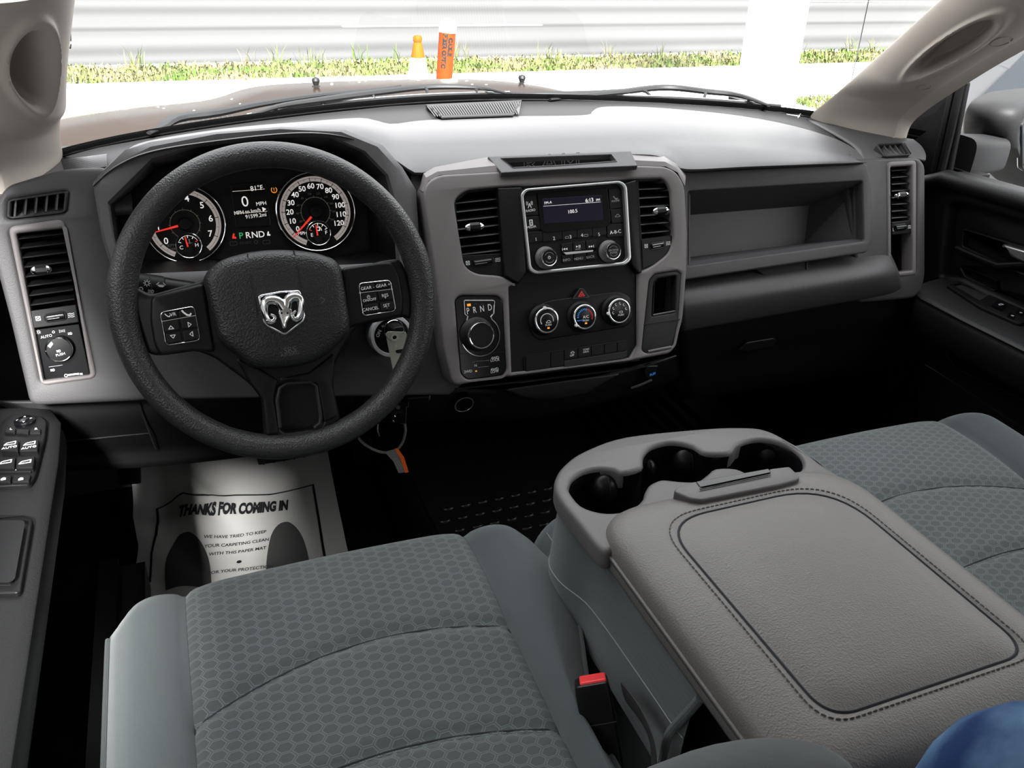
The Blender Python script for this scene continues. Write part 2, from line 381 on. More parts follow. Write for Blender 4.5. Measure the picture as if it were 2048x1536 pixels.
# ground, road and verge outside (the truck stands at the kerb)
GZ = -.65
conc = mat('pale_concrete', (.50, .49, .475), .85)
grain(conc, 14, .3, .003, 'noise', .05)
asph = mat('worn_asphalt', (.40, .395, .39), .9)
def band_material(m):
    b = m.node_tree.nodes['Principled BSDF']; t = N(m, 'ShaderNodeTexCoord'); s = N(m, 'ShaderNodeSeparateXYZ'); L(m, t.outputs['Object'], s.inputs[0])
    mpx = N(m, 'ShaderNodeMapping'); mpx.inputs['Scale'].default_value = (.012, .62, 0); L(m, t.outputs['Object'], mpx.inputs['Vector']); bn = N(m, 'ShaderNodeTexNoise', i_Scale=1.0, i_Detail=1.5); L(m, mpx.outputs[0], bn.inputs['Vector'])
    # worn wheel tracks: lighter and darker lanes across the width of the road, wandering a little
    y0_ = N(m, 'ShaderNodeMath', operation='MULTIPLY_ADD', i_1=.35); L(m, bn.outputs['Fac'], y0_.inputs[0]); L(m, s.outputs['Y'], y0_.inputs[2])
    y1_ = N(m, 'ShaderNodeMath', operation='MULTIPLY_ADD', i_1=1 / 14.0, i_2=(36.25 - 12.6 - .18) / 14.0); L(m, y0_.outputs[0], y1_.inputs[0])
    si = N(m, 'ShaderNodeValToRGB'); si.color_ramp.interpolation = 'EASE'; L(m, y1_.outputs[0], si.inputs[0])
    st = [(0, .6), (.02, .3), (.057, .8), (.114, .15), (.193, .98), (.28, .6), (.314, 0), (.357, .85), (.443, .8), (.55, .12), (.67, .9), (.81, .3), (1, .8)]
    for k_, (p_, v_) in enumerate(st):
        e_ = si.color_ramp.elements[0] if k_ == 0 else (si.color_ramp.elements[-1] if k_ == len(st) - 1 else si.color_ramp.elements.new(p_)); e_.color = (v_, v_, v_, 1)
    g = N(m, 'ShaderNodeTexNoise', i_Scale=30.0, i_Detail=8.0, i_Roughness=.8); L(m, t.outputs['Object'], g.inputs['Vector'])
    a = N(m, 'ShaderNodeMath', operation='MULTIPLY_ADD', i_1=1.15, i_2=-.08); L(m, si.outputs[0], a.inputs[0])
    a2 = N(m, 'ShaderNodeMath', operation='MULTIPLY_ADD', i_1=1.3); L(m, g.outputs['Fac'], a2.inputs[0]); L(m, a.outputs[0], a2.inputs[2])
    a3 = N(m, 'ShaderNodeMath', operation='SUBTRACT', i_1=.62, use_clamp=True); L(m, a2.outputs[0], a3.inputs[0])
    r = N(m, 'ShaderNodeMixRGB'); r.inputs[1].default_value = (.011, .0109, .0107, 1); r.inputs[2].default_value = (.040, .0397, .0393, 1)
    L(m, a3.outputs[0], r.inputs[0]); L(m, r.outputs[0], b.inputs['Base Color'])
band_material(asph)
VY0, VY1 = 11.3, 12.6
g = MB().grid([[Vector((x, y, GZ)) for x in (-40, 60)] for y in (4.6, VY0)], conc, False).build('pavement'); struct(g, 'pale concrete forecourt in front of the truck')
lot = grain(mat('dark_ground_surface', (.045, .044, .043), .9), 40, .3, .003, 'noise', .2)  # dark ground added around the truck to weaken light bounced into the cab
g = MB().grid([[Vector((x, y, GZ - .01)) for x in (-40, 60)] for y in (-25, 4.7)], lot, False).build('added_dark_ground'); struct(g, 'dark ground under the truck, added to cut bounced light')
g = MB().grid([[Vector((x, y, GZ - .02)) for x in (-60, 90)] for y in (VY0 - .4, VY1)], mat('verge_soil', (.075, .062, .036), .95), False).build('verge'); struct(g, 'soil strip under the roadside grass')
g = MB().grid([[Vector((x, y, GZ - .03)) for x in (-60, 90)] for y in (VY1 - .1, 60)], asph, False).build('road'); struct(g, 'worn asphalt road with lighter wheel tracks')
wl = MB(); pw = mat('white_road_paint', (.86, .86, .85), .7)
wl.box((10, VY1 + .14, GZ - .024), (140, .16, .012), pw)
p = onZ(681, 48, GZ); q = onZ(1087, 48, GZ); YD = (p.y + q.y) / 2
wl.box(((p.x + q.x) / 2, YD, GZ - .024), (q.x - p.x, .17, .012), pw)
p = onZ(1655, 2, GZ); q = onZ(1880, 17, GZ)
wl.add([Vector((15.5, p.y, GZ - .018)), Vector((60, p.y - .5, GZ - .018)), Vector((60, p.y - .3, GZ - .018)), Vector((15.5, p.y + .2, GZ - .018))], [[0, 1, 2, 3]], pw)
struct(wl.build('road_marking'), 'white edge line and lane dash painted on the road')
gm = mat('grass_blades', (.05, .08, .015), .8, spec=.1)
b = gm.node_tree.nodes['Principled BSDF']; t = N(gm, 'ShaderNodeTexCoord'); n = N(gm, 'ShaderNodeTexNoise', i_Scale=1.6, i_Detail=6.0); L(gm, t.outputs['Object'], n.inputs['Vector'])
rp = N(gm, 'ShaderNodeValToRGB'); rp.color_ramp.elements[0].position = .35; rp.color_ramp.elements[0].color = (.040, .068, .012, 1); rp.color_ramp.elements[1].position = .68; rp.color_ramp.elements[1].color = (.115, .098, .055, 1)
L(gm, n.outputs['Fac'], rp.inputs[0]); L(gm, rp.outputs[0], b.inputs['Base Color'])
rg = random.Random(3); gb = MB()
def blade(x, y, h, w, a, bend):
    dx, dy = math.cos(a) * w, math.sin(a) * w; bx, by = math.cos(a + 1.57) * bend, math.sin(a + 1.57) * bend
    gb.add([(x - dx, y - dy, GZ - .03), (x + dx, y + dy, GZ - .03), (x + dx * .6 + bx * .4, y + dy * .6 + by * .4, GZ + h * .6), (x - dx * .6 + bx * .4, y - dy * .6 + by * .4, GZ + h * .6), (x + bx, y + by, GZ + h)], [[0, 1, 2, 3], [3, 2, 4]], gm)
for i in range(13000):
    blade(rg.uniform(-5.5, 19), rg.uniform(VY0 - .03 + .06 * math.sin(i), VY1 - .02), rg.uniform(.02, .07), rg.uniform(.010, .024), rg.uniform(0, 6.28), rg.uniform(.0, .07))
for i in range(36):
    x0, y0 = rg.uniform(-5, 18), rg.uniform(VY1 - .5, VY1)
    for k in range(9): blade(x0 + rg.gauss(0, .05), y0 + rg.gauss(0, .03), rg.uniform(.14, .30), .008, rg.uniform(0, 6.28), rg.uniform(.03, .22))
for i in range(2500): blade(rg.uniform(6.3, 10), rg.uniform(7.9, 8.7), rg.uniform(.02, .08), .014, rg.uniform(0, 6.28), rg.uniform(0, .05))
tag(gb.build('roadside_grass', weld=False), 'strip of short green and brown grass between pavement and road', 'grass', kind='stuff')
del gb
# ================================================================ outside things
# white square column
p = onZ(1539, 214, GZ)
wc = mat('white_painted_column', (.85, .85, .84), .6); c = MB()
P0 = onZ(1506, 215, GZ); P1 = onZ(1568, 208, GZ); cw = .46; cx = (P0.x + P1.x) / 2; cy = 8.55
c.loft([[Vector((cx + a * cw / 2 * s, cy + b_ * cw / 2 * s, z)) for a, b_ in ((-1, -1), (1, -1), (1, 1), (-1, 1))] for s, z in ((1.12, GZ), (1.12, GZ + .10), (1, GZ + .13), (1, 4.2))], wc, False)
tag(c.build('square_post'), 'tall white square post standing on the pavement', 'post')
# cone
D_B = 9.2
orc = mat('orange_cone_plastic', (.115, .036, .0008), .7, spec=.1); ret = mat('white_reflective_collar', (.88, .88, .87), .5)
F = Frame((0, 0, 0), (1, 0, 0), (0, 1, 0)); top = onY(835, 71, D_B); sc = abs(onY(835 + 20, 140, D_B).x - onY(835, 140, D_B).x)
cone = thing('traffic_cone', 'orange traffic cone with a wide white collar, beyond the hood', 'traffic cone', (top.x, D_B, GZ))
ht = top.z - GZ
def cr(f): return .03 + (1 - f) * .155 * 1.0        # radius by height fraction
kk = [(1.0, .034), (.975, .046), (.93, .046), (.91, .036), (.895, .046), (.70, .072)]
b = MB(); b.lathe(F, top.x, D_B, [(r, GZ + f_ * ht) for f_, r in kk][::-1], orc, 28); b.build('cone_tip', cone); b = MB(); b.lathe(F, top.x, D_B, [(.155, GZ + .03), (.131, GZ + .28 * ht)], orc, 28); b.build('cone_body', cone)
b = MB(); b.lathe(F, top.x, D_B, [(.134, GZ + .26 * ht), (.074, GZ + .70 * ht)], ret, 28, caps=False); tag(b.build('reflective_collar', cone), 'white reflective collar')
b = MB(); b.plate(F, [rnd([(top.x - .18, D_B - .18), (top.x + .18, D_B - .18), (top.x + .18, D_B + .18), (top.x - .18, D_B + .18)], .04)], GZ, GZ + .035, orc, .005); b.build('base', cone)
# bollard, leaning a little
bt = onY(897, 36, 8.5); bb = onY(889, 148, 8.5); ax = (bt - bb).normalized(); ax.y = .0
U = Vector((ax.z, 0, -ax.x)); Bf = Frame(bt, U, Vector((0, 1, 0)), ''); Bf.N = -Bf.N if Bf.N.z < 0 else Bf.N
Lb = (bt.z - GZ) / Bf.N.z; bo = Vector(bt) - Bf.N * Lb
orb = mat('orange_marker_plastic', (.105, .016, .0002), .7, spec=.1)
bol = thing('bollard', 'leaning orange cable marker post with white domed cap', 'bollard', bo)
rb = .080
BF = Frame(bo, U, Vector((0, 1, 0))); BF.N = Bf.N
b = MB(); b.lathe(BF, 0, 0, [(rb, 0), (rb, Lb - .12)], orb, 36)
FT = [('F', .30), ('I', .37), ('B', .43), ('E', .50), ('R', .57), (' ', .6), ('O', .68), ('P', .75), ('T', .82)]
def ontube(body, ang, d0, size, rot=-90):
    cu = MB(); FF = Frame((0, 0, 0), (1, 0, 0), (0, 1, 0)); cu.text(FF, body, 0, 0, size, BLACK, rot=0, xs=1.0, bold=.004, thick=.0015, align='LEFT')
    vs = []
    for v in cu.v:
        a = R_(ang) + v.y / rb; h = Lb - d0 - v.x
        vs.append(BF.P((rb + .0005 + v.z) * math.cos(a), (rb + .0005 + v.z) * math.sin(a), h))
    b.add(vs, cu.f, BLACK)
ontube('CABLE', -82, .17, .056); ontube('FIBER OPTIC', -122, .14, .056)
b.build('tube', bol)
b = MB(); b.lathe(BF, 0, 0, [(rb + .003, Lb - .13), (rb + .003, Lb - .06), (rb * .9, Lb - .03), (rb * .6, Lb - .008), (0.001, Lb)], ret, 36); tag(b.build('cap', bol), 'white domed cap')
# parked car beyond the passenger window
sv = mat('silver_grey_car_paint', (.17, .175, .185), .25, .4); dkg = mat('dark_tinted_car_glass', (.02, .025, .03), .08)
CY = -1.4
pc = thing('parked_car', 'silver grey car parked beyond the passenger side window', 'car', (3.4, CY + 2.4, GZ))
prof = [(0.0, .25), (.02, .6), (.12, .84), (.4, .95), (1.15, 1.03), (1.75, 1.40), (2.3, 1.52), (3.9, 1.50), (4.35, 1.38), (4.6, 1.0), (4.7, .7), (4.66, .25)]
def carpt(l, z, side):       # l along the body (world Y reversed), side across
    tw = .90 - .26 * max(0, z - .95) / .6
    return Vector((3.4 + side * tw, CY + l, GZ + z))
rings = []
for s in (-1, -.96, -.5, 0, .5, .96, 1):
    k = .97 if abs(s) == 1 else 1
    rings.append([carpt(l, .25 + (z - .25) * k, s) for l, z in spline(prof, 4)])
b = MB(); b.loft(rings, sv, True); b.build('body', pc, 50)
for l0, l1 in ((1.5, 2.45), (2.52, 3.45), (3.52, 4.2)):
    b = MB(); z0, z1 = 1.02, 1.42
    b.loft([[carpt(l0 + (.28 if l0 < 2 else 0), z0, -1 - t) , carpt(l1, z0, -1 - t), carpt(l1 - (.18 if l0 > 2 else 0), z1, -1.0 - t), carpt(l0 + (.5 if l0 < 2 else 0), z1, -1.0 - t)] for t in (-.02, .01)], dkg, False); b.build('side_window', pc)
for l in (.85, 3.85):
    b = MB(); WF = Frame((3.4 - .93, CY + l, GZ + .33), (0, -1, 0), (0, 0, 1))
    b.lathe(WF, 0, 0, [(.33, -.2), (.33, .01), (.30, .03), (.22, .03), (.215, .01)], RUBBER, 32); b.lathe(WF, 0, 0, [(.21, -.1), (.21, .02), (.05, .035), (0, .035)], SILVER, 20); b.build('wheel', pc)
b = MB(); b.tube([carpt(l, .93 + .012 * l, -1.012) for l in (.4, 1.5, 2.6, 3.8, 4.5)], .012, CHROME, 8); b.build('side_trim', pc)

# ================================================================ truck body seen through the glass
# hood: crowned, with a raised centre bulge and a lower fender line
def hood_z(x, y):
    t = (y - 1.72) / 1.2
    yy_ = y - 1.85; z = .748 - .045 * yy_ - .085 * max(0, yy_) ** 2
    ax_ = abs(x)
    s = 1 / (1 + math.exp((ax_ - (.41 - .05 * t)) / .030)); z += .040 * s * (1 - .25 * t)
    z -= .05 * ax_ ** 2 + .06 * max(0, ax_ - .62) ** 1.3 + .25 * max(0, ax_ - .80) ** 1.6
    return z
def hb(x): return 1.845 - .42 * abs(x) ** 2.1
def hf(x): return 2.86 - .28 * abs(x) ** 2.2
hoodT = thing('hood', 'glossy dark brown-red truck hood with raised centre, beyond the wipers', 'hood', (0, 2.2, .5))
rows = []
for j in range(40):
    r = []
    for i in range(81):
        x = -.98 + 1.96 * i / 80; y = hb(x) + (hf(x) - hb(x)) * j / 39; z = hood_z(x, y)
        if j > 35: z -= .012 * (j - 35) ** 1.6
        r.append(Vector((x, y, z)))
    rows.append(r)
b = MB().grid(rows, PAINT); b.build('hood_panel', hoodT, 60)
for sx in (-1, 1):
    p = onZ(632, 168, .765) if sx < 0 else onZ(1044, 157, .765)
    z = hood_z(p.x, p.y); HF = flat(z)
    b = MB().lathe(HF, p.x, p.y, [(.010, -.004), (.010, .001), (.006, .003), (.008, .009), (.010, .013), (.008, .019), (.003, .021)], RUBBER, 18); b.build('washer_nozzle', hoodT)
# small pale dabs scattered over the paint
dr = MB(); wm = mat('pale_paint_spots', (.5, .5, .5), .4)
for i in range(34):
    x = rg.uniform(-.6, .6); y = rg.uniform(1.95, 2.6); dr.lathe(flat(hood_z(x, y)), x, y, [(rg.uniform(.003, .007), -.001), (.002, .0006)], wm, 8)
tag(dr.build('pale_spots', hoodT), 'pale spots on the paint', kind='stuff')

# windshield base line (shared by glass, cowl and dash)
GB = [(-.82, 1.30, .772), (-.70, 1.475, .781), (-.52, 1.575, .790), (-.25, 1.66, .797), (0, 1.69, .80), (.25, 1.66, .797), (.52, 1.575, .790), (.70, 1.475, .781), (.82, 1.30, .772)]
GBs = resample(spline(GB, 8), 49)
GT = [Vector((p[0] * .80, .93 - .10 * (p[0] / .8) ** 2, 1.19 - .03 * (p[0] / .8) ** 2)) for p in GBs]
rows = []
for k in range(9):
    t = k / 8; rows.append([a.lerp(c_, t) + Vector((0, .35, .9)).normalized() * .035 * math.sin(math.pi * t) for a, c_ in zip(GBs, GT)])
o = MB().grid(rows, GLASS).build('window_1', weld=False); struct(o, 'raked windshield glass')
WSN = Vector((0, .62, .78))
# black frit band and cowl, the plastic gutter the wipers park over
cow = surf([[p + Vector((0, -.012, .006)) for p in GBs], [p + Vector((0, .02, .002)) for p in GBs], [p + Vector((0, .07, -.006)) for p in GBs], [Vector((p.x * 1.02, p.y + .15, p.z - .022)) for p in GBs], [Vector((p.x * 1.03, p.y + .17, p.z - .06)) for p in GBs]], 61, BLACK, 'cowl_panel', None, .004)
tag(cow, 'black plastic cowl along the foot of the windshield', 'cowl panel')
fr_ = MB().grid([[p + Vector((0, 0, -.004)) for p in GBs], [p + Vector((0, -.026, .019)) for p in GBs]], BLACK); frit = fr_.build('trim_4', weld=False); struct(frit, 'black band along the lower edge of the windshield')
def cowl_y(x): return min(GBs, key=lambda p: abs(p.x - x)).y
def cowl_z(x): return min(GBs, key=lambda p: abs(p.x - x)).z
for x0, x1 in ((-.56, -.42), (.12, .50)):
    k = int((x1 - x0) / .0085); gr = MB()
    for i in range(k):
        x = x0 + (x1 - x0) * i / k; gr.box((x, cowl_y(x) + .075, cowl_z(x) - .006), (.004, .05, .006), SATIN)
    gr.build('intake_grille', cow)
# wipers
def wiper(name_label, arm_px, blade_px, hump_px, z0):
    """arm and blade lie just above the glass foot; pixel tracks dropped on a shallow plane"""
    up = Vector((0, 0, 1))
    A = [onZ(x, y, z0 + .012) for x, y in arm_px]; Bp = [onZ(x, y, z0 + .004) for x, y in blade_px]; Hp = [onZ(x, y, z0 + .016) for x, y in hump_px]
    w = thing('windshield_wiper', name_label, 'windshield wiper', tuple(Bp[0]), 'pair of wipers parked on the windshield')
    b = MB(); b.tube(resample(spline(A, 6), 24), [.005 + .009 * min(1, i / 4) - .009 * max(0, i - 6) / 17 for i in range(24)], RUBBER, 8, flat_=.55); b.build('arm', w)
    hs = resample(spline(Hp, 6), 30)
    b = MB(); b.tube(hs, [.0045 + .0070 * math.sin(math.pi * i / 29) for i in range(30)], RUBBER, 8, flat_=.6); b.build('blade_bow', w)
    bs = resample(spline(Bp, 6), 40)
    b = MB(); b.tube(bs, .0048, RUBBER, 6); b.tube([p + Vector((0, .002, .0045)) for p in bs], .0014, SILVER, 6); b.build('blade', w)
    for f in (.12, .30, .5, .7, .88):
        p = bs[int(39 * f)]; h = min(hs, key=lambda q_: (q_ - p).length); b = MB(); b.tube([p, p.lerp(h, .5) + Vector((0, 0, .004)), h], .0035, RUBBER, 6); b.build('blade_claw', w)
    return w
wiper('left wiper, its blade lying across the cowl before the steering wheel', [(298, 266), (325, 254), (343, 240), (372, 233), (430, 226), (520, 208), (640, 190), (760, 178), (800, 172)], [(495, 234), (640, 213), (760, 200), (880, 192), (1020, 188)], [(500, 231), (560, 212), (640, 200), (760, 184), (860, 174), (960, 176), (1015, 187)], .79)
wiper('right wiper, its blade ending near the passenger side pillar', [(1020, 186), (1080, 190), (1180, 187), (1290, 178), (1330, 177)], [(1080, 200), (1180, 196), (1300, 196), (1420, 202), (1562, 214)], [(1100, 199), (1160, 192), (1240, 184), (1330, 175), (1420, 184), (1480, 191), (1538, 211)], .79)
# antenna
a0 = onX(1702, 166, .92); a1 = onX(1740, -20, .92)
a0 = Vector((.93, 1.95, .70)); 
p0 = onY(1702, 166, 1.95); p1 = onY(1741, -18, 1.95 - .30)
b = MB(); b.tube([p0 + (p0 - p1) * .25, p0, p1, p1 + (p1 - p0) * .6], .0016, CHROME, 6)
AN = tag(b.build('antenna'), 'thin metal whip antenna beyond the passenger side pillar', 'antenna')
# ================================================================ DASHBOARD
dash = thing('dashboard', 'grey full-width dashboard under the windshield', 'dashboard', (0, 1.25, .5))
FV = tau((0, 1.215, .757), 20)          # side vents
FP = tau((0, 1.170, .750), 20)          # passenger fascia
FS = tau((0, 1.130, .750), 20)          # centre stack face
FB = tau((0, 1.150, .750), 20)          # binnacle lip
FC = tau((0, 1.255, .735), 20)          # gauge faces
def Z(l): return [onZ(*q) for q in l]
# defroster strip: the matt ledge along the glass
A = Z([(104, 316, .782), (123, 311, .783), (200, 296, .787), (287, 280, .79), (410, 259, .795), (560, 238, .797), (700, 222, .80), (850, 208, .80), (1041, 202, .80), (1181, 202, .80), (1300, 205, .80), (1453, 217, .795), (1570, 228, .787), (1612, 236, .783), (1640, 240, .782)])
Bq = Z([(96, 350, .778), (125, 340, .778), (215, 334, .785), (300, 300, .788), (410, 277, .79), (560, 262, .79), (700, 256, .79), (850, 262, .785), (1041, 262, .785), (1181, 262, .785), (1300, 245, .785), (1453, 258, .78), (1600, 300, .775), (1690, 325, .765), (1800, 282, .772)])
A2 = [p + Vector((0, .03, -.012)) for p in A]

# pad: rear edge, crest, front roll, lower seam
pad_rear = Z([(216, 333, .787), (250, 306, .789), (300, 283, .79), (450, 259, .795), (600, 246, .80), (715, 239, .80), (752, 244, .80), (787, 251, .80), (850, 244, .80), (1000, 236.5, .80), (1163, 234, .80), (1186, 226, .80), (1210, 218, .80), (1300, 219, .80), (1450, 232, .797), (1560, 250, .79), (1650, 274, .78), (1700, 296, .768), (1724, 318, .76)])
pr2 = [p + Vector((0, -.003, .002)) for p in pad_rear]
surf([A2, A, [p + Vector((0, -.004, -.002)) for p in pad_rear], [p + Vector((0, -.05 if p.y > 1.4 else -.004, -.010)) for p in pad_rear]], 70, LEDGE, 'defroster_ledge', dash, .002, False)
def yy(l): return [onY(*q) for q in l]
crest = [Vector(p) for p in yy([(196, 352, 1.265), (252, 310, 1.27), (305, 296, 1.28), (440, 272, 1.30), (600, 256, 1.31), (700, 256, 1.315), (760, 270, 1.32), (800, 278, 1.33), (900, 275, 1.335), (1000, 272, 1.335), (1120, 268, 1.33), (1300, 268, 1.31), (1400, 274, 1.29), (1500, 280, 1.27), (1600, 293, 1.25), (1680, 306, 1.225), (1722, 324, 1.205)])]
roll = [Vector(p) for p in yy([(187, 366, 1.20), (225, 332, 1.20), (300, 300, 1.205), (440, 277, 1.215), (600, 262, 1.225), (700, 270, 1.235), (770, 296, 1.245), (820, 302, 1.25), (900, 298, 1.25), (1000, 292, 1.25), (1120, 288, 1.245), (1300, 288, 1.235), (1400, 299, 1.22), (1500, 302, 1.205), (1600, 310, 1.195), (1690, 316, 1.18), (1728, 326, 1.175)])]
seam = [Vector(p) for p in yy([(186, 372, 1.17), (230, 334, 1.17), (303, 303, 1.17), (440, 281, 1.17), (600, 266, 1.17), (700, 276, 1.18), (775, 310, 1.19), (830, 345, 1.19), (860, 342, 1.19), (1000, 322, 1.19), (1120, 312, 1.185), (1290, 309, 1.18), (1345, 322, 1.175), (1372, 338, 1.165), (1500, 333, 1.16), (1640, 328, 1.16), (1733, 325, 1.16)])]
pad_o = surf([[p + Vector((0, .001, -.006)) for p in pad_rear], pad_rear, pr2, crest, roll, seam, [p + Vector((0, .03, -.012)) for p in seam]], 110, PADM, 'upper_pad', dash, 0, True, 5)
# speaker grille near the glass
sg = MB()
q = [(853, 212), (1043, 203), (1025, 229), (884, 234)]
zs = .803
def GZp(x, y, dz=0): return onZ(x, y, zs + dz)
sg.add([GZp(*p_) for p_ in q] + [GZp(x, y, .004) for x, y in q], [[4, 5, 6, 7], [0, 1, 5, 4], [1, 2, 6, 5], [2, 3, 7, 6], [3, 0, 4, 7]], DEEP)
for i in range(38):
    f_ = i / 37; a = Vector((853 + 186 * f_ + 2, 212 - 9 * f_)); b_ = Vector((885 + 141 * f_, 233 - 5 * f_))
    x0, y0 = a.x, a.y + 1; x1, y1 = a.x + 12 + 3 * (1 - f_), b_.y - 1
    if x1 > 1037 - (y1 - 205) * .6: x1 = min(x1, 1040 - 3)
    A_, B_ = GZp(x0, y0, .006), GZp(x1, y1, .006)
    sg.tube([A_, B_], .0011, DASH, 5)
sg.tube([GZp(x, y, .005) for x, y in q], .003, LEDGE, 8, closed=True)
SG = tag(sg.build('speaker_grille', dash), 'ribbed black speaker grille')
# ridged inlets on the ledge at the left end
b = MB()
for i in range(13):
    y = 318 + i * 1.9; b.tube([onZ(122 + i * .6, y + 3, .788), onZ(214, y - 9 + 0.1 * i, .7935)], .0011, PADM, 5)
b.build('side_grille', dash)
# small raised serial on the left end of the passenger ledge near the glass (metal tag)
b = MB(); b.tube([onZ(1573, 229, .806), onZ(1600, 233, .806)], .0012, CHROME, 6); b.tube([onZ(1596, 236, .806), onZ(1601, 228, .806)], .0012, CHROME, 6); b.build('number_plate_edge', dash)

# end wings around the side vents
def wing(o_px, hole_px, name):
    b = MB(); b.plate(FV, [rnd(FV.pts(o_px, .012), .012), rnd(FV.pts(hole_px, .012), .006)], -.05, .012, DASH, .006, True); return b.build(name, dash, 50)
VL = [(15, 453), (127, 437), (194, 757), (82, 773)]; VR = [(1775, 323), (1834, 320), (1834, 550), (1777, 556)]
def inset(px, k): c = Vector((sum(p[0] for p in px) / 4, sum(p[1] for p in px) / 4)); return [tuple(c + (Vector(p) - c) * k) for p in px]
DL = [(14, 400), (138, 381), (134, 424), (12, 438)]
b = MB(); b.plate(FV, [rnd(FV.pts([(-30, 450), (10, 372), (115, 340), (150, 336), (218, 334), (212, 420), (245, 560), (285, 700), (320, 800), (60, 812), (20, 640)], .012), .012), rnd(FV.pts(inset(VL, .94), .012), .006), rnd(FV.pts(inset(DL, .95), .012), .004)], -.05, .012, DASH, .006, True); b.build('end_panel', dash, 50)
b = MB(); b.plate(FV, [rnd(FV.pts([(1690, 318), (1745, 316), (1795, 314), (1838, 314), (1852, 330), (1852, 560), (1836, 596), (1720, 606)], .012), [.003, .006, .006, .01, .012, .02, .03, .01]), rnd(FV.pts(inset(VR, .94), .012), .005)], -.05, .012, DASH, .006, True); b.build('end_panel', dash, 50)
# caps from the wings back to the pillars
for X in ((-.86, -.60),):
    rows = [[Vector((x, 1.215 + .0, .766 - .012 * (abs(x) > .8))) for x in (X[0], (X[0] + X[1]) / 2, X[1])], [Vector((x, 1.28, .776)) for x in (X[0], (X[0] + X[1]) / 2, X[1])], [Vector((x, 1.55, .777)) for x in (X[0], (X[0] + X[1]) / 2, X[1])]]
    surf(rows, 8, DASH, 'end_cap', dash, .01, False)
rows = [[FV.w(1722, 334, .004), FV.w(1760, 316, .006), FV.w(1800, 313, .006), FV.w(1850, 322, .004)], [onY(1722, 322, 1.225), onY(1760, 302, 1.235), onY(1800, 300, 1.235), onY(1850, 310, 1.230)], [onY(1700, 290, 1.29), onY(1760, 284, 1.27), onY(1806, 283, 1.265), onY(1842, 294, 1.25)], [onZ(1612, 240, .782), onZ(1700, 258, .779), onZ(1790, 275, .776), onZ(1826, 280, .776)]]
surf(rows, 16, DASH, 'end_cap', dash, .004, True)
# binnacle: lofted hood around the gauges
outer = [(186, 372), (196, 352), (250, 300), (300, 284), (430, 264), (560, 254), (690, 260), (765, 290), (805, 335), (832, 380), (838, 480), (845, 560), (760, 640), (300, 660), (240, 590), (205, 480)]
inner = [(220, 410), (243, 389), (272, 360), (305, 322), (440, 281), (560, 270), (660, 276), (724, 304), (771, 352), (783, 400), (787, 440), (792, 522), (720, 528), (270, 548), (240, 520), (228, 470)]
deep = [(236, 412), (256, 392), (285, 366), (318, 336), (440, 312), (560, 305), (650, 306), (700, 322), (727, 352), (731, 392), (734, 430), (742, 500), (690, 512), (300, 522), (256, 514), (243, 470)]
oP = [FB.P(*FB.px(x, y, -.07), -.07) for x, y in outer]; o1 = [FB.P(*FB.px(x, y, 0), 0) for x, y in outer]
o1b = [FB.P(*FB.px(x, y, .006), .006) for x, y in [tuple(Vector(a).lerp(Vector(c), .25)) for a, c in zip(outer, inner)]]
i1 = [FB.P(*FB.px(x, y, .004), .004) for x, y in [tuple(Vector(a).lerp(Vector(c), .85)) for a, c in zip(outer, inner)]]
i2 = [FB.w(x, y, -.004) for x, y in inner]; d1 = [FC.w(x, y, .004) for x, y in deep]
b = MB(); b.grid([oP, o1, o1b, i1, i2], PADM, True, close_u=True); b.grid([i2, d1], SATIN, False, close_u=True); b.build('instrument_binnacle', dash, 40)
b = MB(); b.plate(FC, [FC.pts([(215, 400), (300, 325), (440, 305), (700, 308), (790, 380), (800, 600), (220, 620)])], -.02, -.003, BLACK); b.build('gauge_backing', dash)
# driver fascia between binnacle, stack and column, and the knee panel
b = MB(); b.plate(tau((0, 1.185, .75), 20), [tau((0, 1.185, .75), 20).pts([(235, 590), (798, 560), (822, 350), (850, 335), (1010, 345), (1010, 700), (900, 790), (290, 800)])], -.02, 0, DASH, .004); b.build('driver_fascia', dash)
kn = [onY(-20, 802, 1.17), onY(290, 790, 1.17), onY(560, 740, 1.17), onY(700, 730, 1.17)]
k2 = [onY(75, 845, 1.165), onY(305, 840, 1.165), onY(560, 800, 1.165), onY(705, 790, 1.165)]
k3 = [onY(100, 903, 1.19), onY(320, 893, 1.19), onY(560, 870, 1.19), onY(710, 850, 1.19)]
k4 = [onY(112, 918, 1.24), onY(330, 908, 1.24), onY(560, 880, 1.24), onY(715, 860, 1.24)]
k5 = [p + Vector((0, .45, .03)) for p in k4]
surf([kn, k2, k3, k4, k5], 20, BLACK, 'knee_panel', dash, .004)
b = MB(); ln = [onY(275, 803, 1.155), onY(300, 868, 1.155), onY(312, 898, 1.18)]; b.tube(ln, .0012, DEEP, 6); b.tube([onY(120, 884, 1.17), onY(300, 866, 1.17)], .0012, DEEP, 6); b.build('knee_panel_seam', dash)
